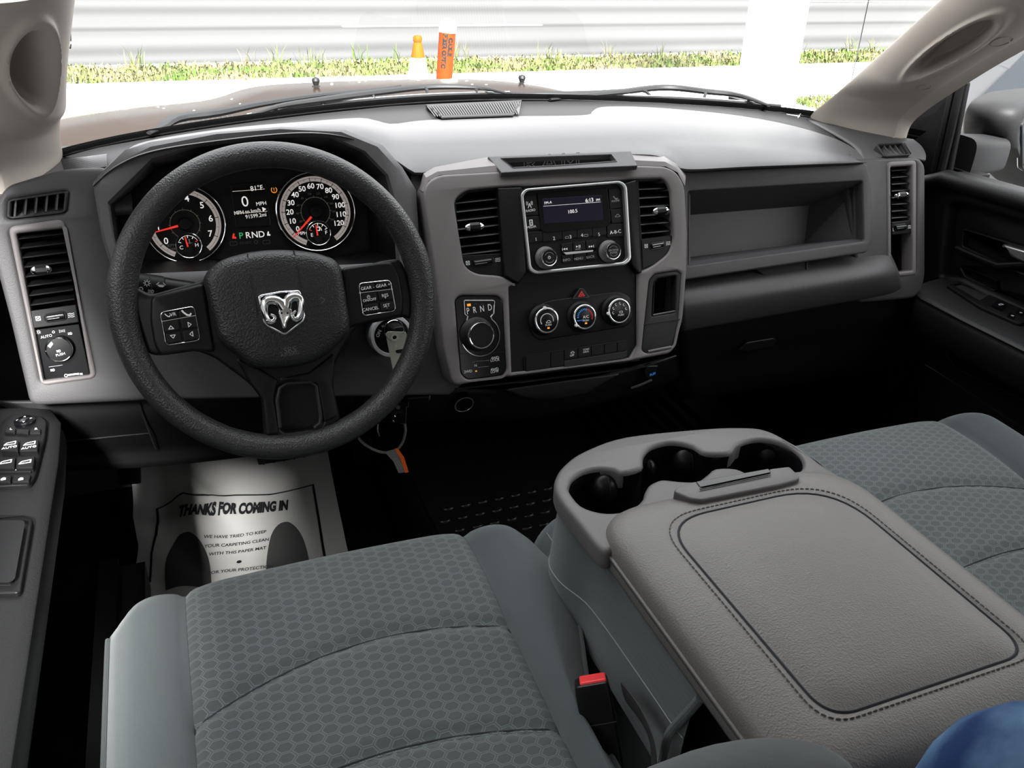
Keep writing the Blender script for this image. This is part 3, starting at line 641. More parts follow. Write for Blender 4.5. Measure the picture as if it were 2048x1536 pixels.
# passenger fascia with its open bin
fo = [(1360, 344), (1733, 326), (1744, 366), (1744, 482), (1735, 505), (1360, 562)]
bi = [(1377, 383), (1725, 362), (1728, 482), (1377, 532)]
b = MB(); b.plate(FP, [rnd(FP.pts(fo), [.002, .006, .006, .012, .006, .002]), rnd(FP.pts(bi), .004)], -.02, 0, DASH, .003, True); b.build('passenger_fascia', dash, 50)
bi2 = [(1377 + 4, 391), (1719, 371), (1722, 476), (1381, 523)]
fr = [FP.w(x, y, -.003) for x, y in bi]; fr2 = [FP.w(x, y, -.018) for x, y in bi2]; bk = [FP.w(x, y, -.105) for x, y in ((1340, 433), (1618, 411), (1609, 487), (1345, 518))]
BINM = grain(mat('bin_grey_plastic', (.055, .054, .057), .5), 1300, .12)
b = MB(); b.grid([fr, fr2, bk], BINM, False, close_u=True); b.add(bk, [[0, 1, 2, 3]], BINM); b.build('storage_bin', dash)
# ledge and lower front, passenger side
r0 = [onY(1362, 556, 1.165), onY(1560, 528, 1.165), onY(1735, 503, 1.165), onY(1775, 496, 1.165)]
r1 = [onY(1362, 575, 1.13), onY(1560, 548, 1.13), onY(1740, 524, 1.13), onY(1785, 518, 1.14)]
r2 = [onY(1362, 605, 1.105), onY(1560, 576, 1.105), onY(1745, 548, 1.105), onY(1795, 541, 1.12)]
r3 = [onY(1362, 632, 1.103), onY(1560, 600, 1.103), onY(1745, 570, 1.103), onY(1800, 560, 1.12)]
r4 = [onY(1362, 660, 1.115), onY(1560, 625, 1.115), onY(1745, 592, 1.115), onY(1805, 580, 1.13)]
r5 = [p + Vector((0, .012, -.004)) for p in r4]
surf([r0, r1, r2, r3, r4, r5], 50, DASH, 'passenger_ledge', dash, .003)
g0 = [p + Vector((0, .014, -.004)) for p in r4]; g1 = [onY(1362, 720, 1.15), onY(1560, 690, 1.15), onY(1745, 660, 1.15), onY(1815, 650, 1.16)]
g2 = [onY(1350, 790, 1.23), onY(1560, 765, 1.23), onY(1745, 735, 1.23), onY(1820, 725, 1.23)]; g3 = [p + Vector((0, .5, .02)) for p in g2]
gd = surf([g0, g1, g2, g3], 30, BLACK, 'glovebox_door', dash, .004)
b = MB(); Fg = tau((0, 1.14, .50), 0)
hp = [(1472, 697), (1487, 682), (1541, 673), (1549, 676), (1544, 690), (1490, 700)]
b.plate(Fg, [rnd(Fg.pts(hp), .003)], -.02, .008, SATIN, .002); b.build('glovebox_handle', dash)
Fl = Frame((0, 1.137, .60), (1, 0, 0), (0, .55, .83))
b = MB(); b.plate(Fl, [rnd(Fl.pts([(1505, 536), (1612, 521), (1613, 546), (1536, 560)]), .003)], -.03, .004, DEEP, .001); b.tube([Fl.w(1536, 561, .005), Fl.w(1613, 547, .005), Fl.w(1613, 522, .005)], .002, DASH, 8); b.build('latch_recess', dash)
# airbag mark on the pad
FPd = tau((0, 1.158, .76), 35)
b = MB(); u, v = FPd.px(1700, 308, .0); b.text(FPd, 'SRS', u, v + .003, .007, FAINT, .004); b.text(FPd, 'AIRBAG', u, v - .003, .0045, FAINT, .004); b.build('airbag_mark', dash)

# ---------------- centre stack bezel
so = [(847, 384), (857, 362), (880, 350), (1003, 343), (1137, 335), (1273, 331), (1332, 333), (1355, 345), (1370, 372), (1375, 466), (1374, 540), (1366, 640), (1346, 706), (1260, 722), (1023, 752), (905, 772), (888, 700), (868, 524)]
hl_ = [(908, 401), (932, 381), (993, 375), (1269, 359), (1327, 357), (1342, 378), (1348, 480), (1339, 507), (1306, 533), (1276, 546), (1276, 690), (1260, 716), (1024, 746), (1018, 574), (1034, 570), (1005, 552), (952, 548), (929, 533)]
gp = [(910, 600), (922, 591), (995, 591), (1007, 602), (1014, 740), (1006, 752), (935, 760), (922, 748)]
cb = [(1299, 560), (1310, 548), (1355, 541), (1364, 548), (1358, 640), (1348, 690), (1340, 697), (1292, 707), (1284, 700)]
sr = [.01, .012, .01, 0, 0, 0, .012, .012, .012, 0, 0, .01, .012, 0, 0, .012, .01, 0]
b = MB(); b.plate(FS, [rnd(FS.pts(so), sr), rnd(FS.pts(hl_), [.01, .01, 0, 0, .008, .01, .01, .01, .01, .003, 0, 0, 0, .003, .003, .01, .01, .01]), rnd(FS.pts(gp), .005), rnd(FS.pts(cb), .005)], -.05, 0, BEZ, .0035, True)
# the top shoulder rolling back to the pad
tf = [(847, 384), (857, 362), (880, 350), (1003, 343), (1137, 335), (1273, 331), (1332, 333), (1355, 345), (1370, 372)]
tb_ = [(838, 378), (846, 345), (868, 333), (976, 313), (1137, 305), (1234, 303), (1327, 309), (1352, 322), (1372, 345)]
t0 = [FS.w(x, y, -.004) for x, y in tf]; t2 = [FS.w(x, y, -.055) for x, y in tb_]
t1 = [FS.w(x * .55 + x2 * .45, y * .6 + y2 * .4, -.006) for (x, y), (x2, y2) in zip(tf, tb_)]; t1b = [FS.w(x * .15 + x2 * .85, y * .15 + y2 * .85, -.03) for (x, y), (x2, y2) in zip(tf, tb_)]
for i0, i1 in ((0, 4), (5, 9)): b.grid([q_[i0:i1] for q_ in (t0, t1, t1b, t2)], BEZ, True)
bz = b.build('centre_bezel', dash, 40)
# top tray with the embossed letters
FT = Frame(FS.w(1120, 322, -.012), (1, 0, 0), FS.w(1120, 304, -.045) - FS.w(1120, 340, -.004))
b = MB()
to = [(976, 313), (1262, 302), (1275, 331), (1137, 337), (1003, 345)]; ti = [(1002, 317), (1222, 309), (1233, 323), (1110, 332), (1026, 336)]
b.plate(FT, [FT.pts(to, .002), rnd(FT.pts(ti, .002), .003)], -.006, .002, DASH, .0012)
b.tube([FT.w(x, y, .002) for x, y in ti], .0012, DASH, 8, closed=True)
wallF = Frame(FT.w(1110, 313, -.004), (1, 0, 0), (0, .10, .99))
b.plate(wallF, [wallF.pts([(1000, 318), (1222, 309), (1262, 350), (1000, 368)])], -.002, 0, DARK, .0003)
u, v = wallF.px(1103, 327)
def outline_text(b, F, s_, u, v, size, m, n, xs=1.25, w=.0011):
    cu = bpy.data.curves.new('t', 'FONT'); cu.body = s_; cu.size = size; cu.align_x = 'CENTER'; cu.align_y = 'CENTER'; cu.offset = .0012; cu.fill_mode = 'NONE'; cu.resolution_u = 2; cu.space_character = 1.1
    ob = bpy.data.objects.new('t', cu); me = ob.to_mesh()
    for e in me.edges:
        p, q_ = [me.vertices[k].co for k in e.vertices]; b.line(F, [(u + p.x * xs, v + p.y), (u + q_.x * xs, v + q_.y)], w, m, n)
    ob.to_mesh_clear(); bpy.data.objects.remove(ob); bpy.data.curves.remove(cu)
outline_text(b, wallF, 'RAM', u, v, .036, GREYM, .001)
tag(b.build('top_tray', dash), 'dark tray with raised outlined letters')
# black face of the centre stack, set in the bezel
blk = [(900, 390), (993, 368), (1330, 350), (1352, 372), (1352, 512), (1280, 552), (1280, 722), (1015, 756), (1010, 560), (925, 556)]
vh = [(912, 404), (934, 387), (997, 379), (1005, 508), (920, 512)]; vh2 = [(1277, 364), (1326, 361), (1337, 380), (1345, 470), (1284, 478)]
rh = [(1045, 392), (1054, 381), (1240, 366), (1250, 374), (1258, 515), (1248, 524), (1072, 543), (1060, 536)]
b = MB(); b.plate(FS, [FS.pts(blk, -.006), FS.pts(vh, -.006), FS.pts(vh2, -.006), FS.pts(rh, -.006)], -.035, -.006, BLACK, .001)
b.build('stack_face', dash)
# flared side cheeks beside the radio
for pts_ in ([(995, 376), (1043, 374), (1052, 545), (1036, 568), (1008, 552)], [(1248, 366), (1271, 360), (1283, 545), (1275, 548), (1262, 530)]):
    b = MB().plate(FS, [rnd(FS.pts(pts_), .002)], -.02, .003, SATIN, .0025, True); b.build('radio_surround', dash)
# small cubby and blank on the right of the stack
b = MB(); b.plate(FS, [rnd(FS.pts(cb), .004), rnd(FS.pts([(1308, 566), (1316, 557), (1354, 551), (1352, 626), (1305, 634)]), .003)], -.02, -.002, DARK, .002, True)
q0 = [(1308, 566), (1316, 557), (1354, 551), (1352, 626), (1305, 634)]
b.grid([[FS.w(x, y, -.01) for x, y in q0], [FS.w(x + 4, y + 2, -.06) for x, y in q0]], DEEP, False, close_u=True); b.add([FS.w(x + 4, y + 2, -.06) for x, y in q0], [[0, 1, 2, 3, 4]], DEEP)
b.tube([FS.w(1306, 630, -.004), FS.w(1350, 622, -.004)], .0012, TRAYM, 8); b.tube([FS.w(1287, 649, -.001), FS.w(1362, 638, -.001)], .0008, DEEP, 6)
b.tube([FS.w(1296, 703, -.001), FS.w(1342, 694, -.001)], .0022, TRAYM, 8); b.build('side_cubby', dash)
# lower edge of the stack and the rounded lip below
b = MB(); b.tube([FS.w(910, 778, -.03), FS.w(1140, 752, -.03), FS.w(1290, 733, -.03), FS.w(1352, 712, -.03)], .0018, DARK, 6)
b.tube([FS.w(1040, 765, -.04), FS.w(1283, 734, -.04)], .0012, TRAYM, 6); b.build('lower_trim_line', dash)
lip = [[onY(1010, 779, 1.13), onY(1100, 766, 1.13), onY(1237, 748, 1.13)], [onY(1040, 790, 1.14), onY(1110, 784, 1.14), onY(1200, 768, 1.14)], [onY(1080, 797, 1.16), onY(1120, 795, 1.16), onY(1170, 785, 1.16)]]
surf(lip, 24, DASH, 'ashtray_lip', dash, .003)
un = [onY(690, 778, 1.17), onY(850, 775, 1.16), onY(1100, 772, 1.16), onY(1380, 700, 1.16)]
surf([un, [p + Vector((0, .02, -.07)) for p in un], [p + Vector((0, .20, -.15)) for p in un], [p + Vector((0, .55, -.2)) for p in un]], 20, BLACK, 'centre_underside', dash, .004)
# power outlet ring and the small plug under the stack
pw_ = thing('power_outlet', 'round power socket with thin metal ring below the gear selector', 'power outlet', tuple(onY(927, 806, 1.15)))
Fo = tau(tuple(onY(927, 806, 1.150)), -15); r = .0155
b = MB(); b.lathe(Fo, 0, 0, [(r * .95, -.03), (r, .004), (r * .86, .004), (r * .85, -.02)], BLACK, 30, caps=False); b.lathe(Fo, 0, 0, [(r * .85, -.019), (0, -.019)], DEEP, 30); b.build('socket', pw_)
b = MB(); b.tube([Fo.P(r * math.cos(a * .2094), r * math.sin(a * .2094), .004) for a in range(30)], .0008, SILVER, 6, closed=True); tag(b.build('ring', pw_), 'thin silver ring')
pj = thing('media_jack', 'small black jack panel with faint blue lettering under the stack', 'media jack', tuple(onY(1302, 742, 1.15)))
Fj = tau(tuple(onY(1302, 742, 1.148)), 10)
b = MB(); b.plate(Fj, [circ(0, 0, .0125, 30)], -.02, .0, SATIN, .001); b.tube([Fj.w(1293, 733, .001), Fj.w(1315, 732, .001)], .001, SILVER, 6); b.text(Fj, 'AUX', *Fj.px(1305, 748), .006, E_BLUE, .0008, rot=10); b.build('jack_body', pj)
b = MB(); b.tube([Fj.w(1262, 776, -.005), Fj.w(1282, 769, -.002), Fj.w(1303, 760, -.005)], .0022, TRAYM, 6); b.build('cover_lip', pj)

# ================================================================ AIR VENTS
def vent(name, label, F, frame_px, open_px, slat_rows, knob, wheel_px, n=0.0, deep_=.05, frame_m=BEZ, bezel=True, blank=None):
    """frame_px outer bezel outline, open_px louvre opening, slat_rows [(xl,yl,xr,yr)...]"""
    c = F.w(sum(p[0] for p in open_px) / len(open_px), sum(p[1] for p in open_px) / len(open_px), n)
    t = thing(name, label, 'air vent', tuple(c), 'louvred air vents of the dashboard')
    if bezel:
        b = MB(); b.plate(F, [rnd(F.pts(frame_px, n), .009), rnd(F.pts(open_px, n), .003)], n - .03, n, frame_m, .0035, True); b.build('bezel', t, 50)
    b = MB(); fr = [F.w(x, y, n - .012) for x, y in open_px]; bk = [F.w(x, y, n - deep_) for x, y in open_px]
    b.grid([fr, bk], DEEP, False, close_u=True); b.add(bk, [list(range(len(bk)))], DEEP); b.build('duct', t)
    for xl, yl, xr, yr in slat_rows:
        b = MB(); A, B = F.w(xl, yl, n - .006), F.w(xr, yr, n - .006); s = []
        for h, k in ((0, .0), (.0016, -.001), (.010, -.022), (.0085, -.023)):
            s.append([A + F.V * h + F.N * k, B + F.V * h + F.N * k])
        b.loft([[q[0] for q in s], [q[1] for q in s]], SATIN, False); b.build('louvre', t)
    if knob:
        x, y, w = knob; u, v = F.px(x, y, n); k = mapx(F, x, y, w) / 2; b = MB()
        b.loft([[F.P(u + a * k, v + bb * .0062 * s_, n + nn + .002) for a, bb, nn in ((dx, 1, 0), (dx, 1, .004), (dx, .4, .007), (dx, -.4, .007), (dx, -1, .004), (dx, -1, 0))] for dx, s_ in ((-.55, .9), (-.5, 1), (.5, 1), (.55, .9))], SATIN, False)
        kb = b.build('vane_knob', t)
        b = MB()
        for sg_ in (-1, 1): b.loft([[F.P(u + sg_ * k * a, v + .0062 * s_ * math.cos(q_ * .628), n + .005 + .0055 * s_ * math.sin(q_ * .628)) for q_ in range(10)] for a, s_ in ((.55, .95), (.8, .8), (.97, .45), (1.0, .15))], CHROME, True)
        tag(b.build('chrome_end', kb), 'chrome ends')
    if wheel_px:
        (x0, y0, x1, y1), pan, icons = wheel_px; b = MB()
        b.plate(F, [rnd(F.pts(pan, n - .004), .002)], n - .03, n - .004, SATIN, .001)
        for (ix, iy, kind) in icons:
            u, v = F.px(ix, iy, n - .003); s_ = .0026
            if kind == 'x':
                b.line(F, [(u - s_, v - s_), (u + s_, v - s_), (u + s_, v + s_), (u - s_, v + s_)], .0006, WHITE, n - .004, closed=True); b.line(F, [(u - s_, v - s_), (u + s_, v + s_)], .0006, WHITE, n - .004); b.line(F, [(u - s_, v + s_), (u + s_, v - s_)], .0006, WHITE, n - .004)
            else:
                for dv in (-.0022, 0, .0022): b.line(F, [(u - .0038, v + dv), (u - .0012, v + dv + .0007), (u + .0012, v + dv), (u + .0038, v + dv + .0007)], .0007, WHITE, n - .004)
        tp = b.build('control_panel', t)
        a, c_ = Vector(F.px(x0, y0, n)), Vector(F.px(x1, y1, n)); m_ = (a + c_) / 2; hw = (c_ - a).length / 2; d = (c_ - a).normalized()
        b = MB(); G = Frame(F.P(m_.x, m_.y, n - .004), F.U * d.x + F.V * d.y, F.V)
        b.plate(G, [rnd(box2(-hw * 1.12, -.0062, hw * 1.12, .0062), .006)], -.003, .0012, GLOSS, .0008)
        rings = [[G.P(a_ * hw, .0046 * math.cos(q_ * math.pi / 8), .0046 * math.sin(q_ * math.pi / 8) + .0004) for q_ in range(9)] for a_ in (-.85, -.6, -.2, .2, .6, .85)]
        b.loft(rings, SATIN, True); 
        b.line(G, [(-hw * .75, .0018), (hw * .75, .0018)], .0006, SILVER, .0046); b.line(G, [(-hw * .75, -.0016), (hw * .35, -.0016)], .0005, SILVER, .0046)
        b.build('thumb_wheel', tp)
    return t
# left side vent (its bezel also frames the headlight switch)
lo_ = [(33, 466), (127, 457), (150, 607), (58, 618)]
sl = []
for i in range(8):
    f_ = (i + .7) / 8.0; xl = 33 + 25 * f_; yl = 466 + 152 * f_; xr = 128 + 22 * f_; yr = 455 + 150 * f_; sl.append((xl, yl, xr, yr))
LV = vent('air_vent', 'upright driver side air vent left of the wheel, above the headlight switch', FV, VL, [(32, 467), (128, 456), (180, 750), (87, 762)], sl, (84, 540, 42), ((90, 637, 131, 631), [(60, 622), (152, 609), (158, 645), (66, 657)], [(76, 637, 'x'), (142, 631, 'w')]), .014)
sl = []
for i in range(8):
    f_ = (i + .7) / 8; sl.append((1784, 333 + 108 * f_, 1823.5, 330 + 108 * f_))
RV = vent('air_vent', 'upright passenger side air vent beside the door, above an open black slot', FV, VR, [(1782, 334), (1824, 331), (1826, 541), (1784, 546)], sl, (1799, 391, 26), ((1791, 456, 1815, 453), [(1784, 444), (1825, 440), (1826, 466), (1785, 470)], [(1789, 459, 'x'), (1820, 454, 'w')]), .014)
sl = [(905 + 2 * f, 401 + 18.3 * f, 1000 + .9 * f, 391 + 18.3 * f) for f in [k for k in (.4, 1.35, 2.3, 3.25, 4.2, 5.15, 6.0)]]
vent('air_vent', 'air vent on the left of the radio with a chrome tipped tab', FS, None, [(905, 400), (934, 384), (1000, 377), (1006, 508), (915, 513)], sl, (947, 454, 38), ((945, 527, 987, 521), [(915, 512), (1006, 506), (1008, 552), (953, 548), (930, 536)], [(936, 526, 'x'), (996, 520, 'w')]), -.001, bezel=False)
sl = [(1277 + 1.2 * f, 380 + 17.6 * f, 1341 + 1.0 * f, 377 + 17.0 * f) for f in (0, 1, 2, 3, 4, 5)]
vent('air_vent', 'air vent on the right of the radio, near the passenger storage bin', FS, None, [(1276, 363), (1328, 359), (1342, 378), (1347, 472), (1284, 478)], sl, (1318, 422, 32), ((1302, 493, 1330, 488), [(1283, 480), (1348, 472), (1344, 504), (1310, 528), (1285, 538)], [(1293, 492, 'x'), (1337, 487, 'w')]), -.001, bezel=False)
# demister slots
def demist(label, F, fr, vanes, vertical=True):
    t = thing('demister_vent', label, 'demister vent', tuple(F.w(fr[0][0], fr[0][1])), 'small side window demister vents')
    b = MB(); b.plate(F, [rnd(F.pts(fr, .014), .005), rnd(F.pts(inset(fr, .86), .014), .003)], -.01, .014, DARK, .002, True); b.build('frame', t, 50)
    b = MB(); q_ = inset(fr, .88); f1 = [F.w(x, y, .008) for x, y in q_]; f2 = [F.w(x, y, -.03) for x, y in q_]; b.grid([f1, f2], DEEP, False, close_u=True); b.add(f2, [[0, 1, 2, 3]], DEEP); b.build('duct', t)
    for (x0, y0, x1, y1) in vanes:
        b = MB(); A, B = F.w(x0, y0, .010), F.w(x1, y1, .010); w = F.U * .0022
        b.loft([[A, B, B + w, A + w], [p + F.N * -.022 - F.U * .006 for p in (A, B, B + w, A + w)]], DASH, False); b.build('vane', t)
demist('small demister vent above the driver side vent, by the left pillar', FV, DL, [(27 + 21 * i, 433 - 3.2 * i, 30 + 21 * i, 401 - 3.2 * i) for i in range(5)])
FD = Frame(onY(1785, 300, 1.240), (1, 0, 0), (0, .90, .43))
demist('small demister vent above the passenger side vent, by the right pillar', FD, [(1752, 287), (1806, 284), (1822, 309), (1770, 313)], [(1765 + 11 * i, 288 - .8 * i, 1780 + 10.5 * i, 309 - .8 * i) for i in range(5)])

# ================================================================ HEADLIGHT SWITCH
hs = thing('headlight_switch', 'glossy black headlight switch panel with chrome rimmed knob below left vent', 'light switch', tuple(FV.w(120, 700)))
b = MB(); b.plate(FV, [rnd(FV.pts([(68, 659), (158, 647), (180, 749), (88, 762)], .004), .003)], -.02, .004, GLOSS, .001)
def icon(b, F, x, y, kind, m=WHITE, n=.0, s=.003):
    u, v = F.px(x, y, n)
    if kind == 'sun':
        b.line(F, circ(u, v, s * .5, 12), s * .2, m, n, closed=True)
        for a in range(8): c_, d_ = math.cos(a * .785), math.sin(a * .785); b.line(F, [(u + c_ * s * .8, v + d_ * s * .8), (u + c_ * s * 1.2, v + d_ * s * 1.2)], s * .2, m, n)
    elif kind == 'o': b.line(F, circ(u, v, s * .6, 14), s * .3, m, n, closed=True)
    elif kind == 'lamp':
        b.line(F, [(u + s * .1, v - s * .7)] + circ(u + s * .1, v, s * .7, 10, -90, 90) + [(u + s * .1, v + s * .7)], s * .25, m, n, closed=True)
        for k in (-.5, 0, .5): b.line(F, [(u - s * 1.3, v + k * s), (u - s * .2, v + k * s)], s * .22, m, n)
    elif kind == 'park':
        for sg_ in (-1, 1):
            b.line(F, circ(u + sg_ * s * .5, v, s * .5, 8, 90 if sg_ > 0 else -90, 270 if sg_ > 0 else 90), s * .22, m, n)
            for k in (-.5, 0, .5): b.line(F, [(u + sg_ * s * .8, v + k * s), (u + sg_ * s * 1.5, v + k * s * 1.4)], s * .2, m, n)
    elif kind == 'tri_up': b.line(F, [(u - s, v - s * .6), (u + s, v - s * .6), (u, v + s * .7)], s * .28, m, n, closed=True)
    elif kind == 'tri_dn': b.line(F, [(u - s, v + s * .6), (u + s, v + s * .6), (u, v - s * .7)], s * .28, m, n, closed=True)
    elif kind == 'tri_r': b.line(F, [(u - s * .5, v - s), (u - s * .5, v + s), (u + s * .7, v)], s * .28, m, n, closed=True)
    elif kind == 'tri_l': b.line(F, [(u + s * .5, v - s), (u + s * .5, v + s), (u - s * .7, v)], s * .28, m, n, closed=True)
    elif kind == 'phone': b.line(F, [(u - s, v + s * .6), (u - s * .7, v + s * .1), (u, v - s * .6), (u + s * .7, v - s * .8), (u + s, v - s * .4)], s * .42, m, n); 
    elif kind == 'fwd':
        for k in (-.9, .2): b.add([F.P(u + (k) * s, v - s * .5, n + .0003), F.P(u + (k + 1) * s, v, n + .0003), F.P(u + k * s, v + s * .5, n + .0003)], [[0, 1, 2]], m)
        b.line(F, [(u + s * 1.5, v - s * .5), (u + s * 1.5, v + s * .5)], s * .25, m, n)
    elif kind == 'rew':
        for k in (.9, -.2): b.add([F.P(u + k * s, v - s * .5, n + .0003), F.P(u + (k - 1) * s, v, n + .0003), F.P(u + k * s, v + s * .5, n + .0003)], [[0, 2, 1]], m)
        b.line(F, [(u - s * 1.5, v - s * .5), (u - s * 1.5, v + s * .5)], s * .25, m, n)
    elif kind == 'play':
        b.add([F.P(u - s, v - s * .5, n + .0003), F.P(u, v, n + .0003), F.P(u - s, v + s * .5, n + .0003)], [[0, 1, 2]], m)
        for k in (.4, 1.0): b.line(F, [(u + k * s, v - s * .5), (u + k * s, v + s * .5)], s * .28, m, n)
    elif kind == 'mast':
        b.line(F, [(u - s * .6, v - s), (u, v + s * .6), (u + s * .6, v - s)], s * .25, m, n); b.line(F, [(u - s * .35, v - s * .3), (u + s * .35, v - s * .3)], s * .2, m, n)
        for sg_ in (-1, 1): b.line(F, circ(u, v + s * .6, s * .7, 6, 90 - sg_ * 130, 90 - sg_ * 50), s * .2, m, n); b.line(F, circ(u, v + s * .6, s * 1.15, 6, 90 - sg_ * 125, 90 - sg_ * 55), s * .2, m, n)
    elif kind == 'device': b.line(F, [(u - s * .6, v - s), (u + s * .6, v - s), (u + s * .6, v + s), (u - s * .6, v + s)], s * .3, m, n, closed=True); b.text(F, '\u266a', u, v, s * 1.5, m, n)
    elif kind == 'power': b.line(F, circ(u, v, s * .7, 14, 120, 420), s * .25, m, n); b.line(F, [(u, v), (u, v + s)], s * .25, m, n)
    elif kind == 'box': b.line(F, rnd([(u - s, v - s * .5), (u + s, v - s * .5), (u + s, v + s * .5), (u - s, v + s * .5)], s * .3, 2), s * .22, m, n, closed=True)
    elif kind == 'car': b.line(F, [(u - s, v - s * .3), (u - s * .9, v + .1 * s), (u - s * .5, v + s * .2), (u - s * .2, v + s * .6), (u + s * .4, v + s * .6), (u + s * .7, v + s * .2), (u + s, v), (u + s, v - s * .3)], s * .2, m, n, closed=True)
    elif kind == 'window': 
        b.line(F, [(u - s * 1.2, v - s * .5), (u - s * .7, v + s * .4), (u + s * 1.2, v + s * .7), (u + s * 1.2, v - s * .5)], s * .25, m, n, closed=True)
    elif kind == 'lock': b.line(F, box2(u - s * .6, v - s * .8, u + s * .6, v), s * .3, m, n, closed=True); b.line(F, circ(u, v, s * .45, 8, 0, 180), s * .25, m, n)
    elif kind == 'seatman': b.lathe(F, u, v + s * .7, [(s * .35, 0), (s * .3, .0004)], m, 10, n0=n); b.line(F, [(u - s * .1, v + s * .3), (u - s * .5, v - s * .7), (u + s * .6, v - s * .8)], s * .6, m, n); b.line(F, [(u - s * .6, v + s * .3), (u + s * .6, v - s * .5)], s * .2, m, n)
for x, y, kk_ in ((77, 664, 'sun'), (107, 664, 'o'), (124, 662, 'park'), (141, 667, 'lamp')): icon(b, FV, x, y, kk_, WHITE, .004, .0023)
b.text(FV, 'AUTO', *FV.px(93, 673, .004), .0050, WHITE, .0044, rot=5)
b.line(FV, FV.pts([(98, 734), (125, 730)], .004), .0006, GREYM, .004); icon(b, FV, 106, 740, 'lamp', WHITE, .004, .0022); icon(b, FV, 132, 751, 'o', WHITE, .004, .003)
b.line(FV, FV.pts([(137, 750), (152, 748)], .004), .0022, WHITE, .004)
for x in (156, 163): b.line(FV, FV.pts([(x - 2, 748), (x + 1, 747.6)], .004), .0024, WHITE, .004)
b.build('switch_plate', hs)
def knob(F, x, y, rpx, h, parent, name='knob', cap=SATIN, side=BLACK, rim=CHROME, n0=0.0, lip=1.16, extra=None, labels=None, rimw=.10):
    r = mapx(F, x, y, rpx); u, v = F.px(x, y, n0 + h); b = MB()
    b.lathe(F, u, v, [(r * lip, 0), (r * lip, h * .15), (r * 1.04, h * .35), (r, h * .9), (r * .97, h), (r * (1 - rimw * 2.2), h + .0003)], side, 44, n0=n0, caps=False)
    b.lathe(F, u, v, [(r * (1 - rimw * 2.2), h - .0006), (r * .5, h - .0002), (0, h - .0002)], cap, 44, n0=n0)
    if extra: extra(b, u, v, r, n0 + h)
    k = b.build(name, parent, 40)
    b = MB(); b.lathe(F, u, v, [(r * .995, h * .86), (r * 1.0, h * .98), (r * (1 - rimw), h + .0010), (r * (1 - rimw * 2), h + .0006), (r * (1 - rimw * 2.1), h - .0005)], rim, 44, n0=n0, caps=False)
    rr = b.build('chrome_rim', k, 60); return k
def hk(b, u, v, r, n):
    b.plate(FV, [[(u - r * .75, v + r * .38), (u - r * .42, v + r * .68), (u - r * .32, v + r * .48), (u - r * .58, v + r * .2)]], n, n + .0008, WHITE, .0002)
    icon(b, FV, 118, 702, 'lamp', WHITE, n, .0022); b.text(FV, 'PUSH', *FV.px(121, 709, n), .0048, WHITE, n + .0002, rot=8)
knob(FV, 118, 699, 28, .012, hs, 'rotary_knob', SATIN, BLACK, CHROME, .004, 1.08, hk, rimw=.05)

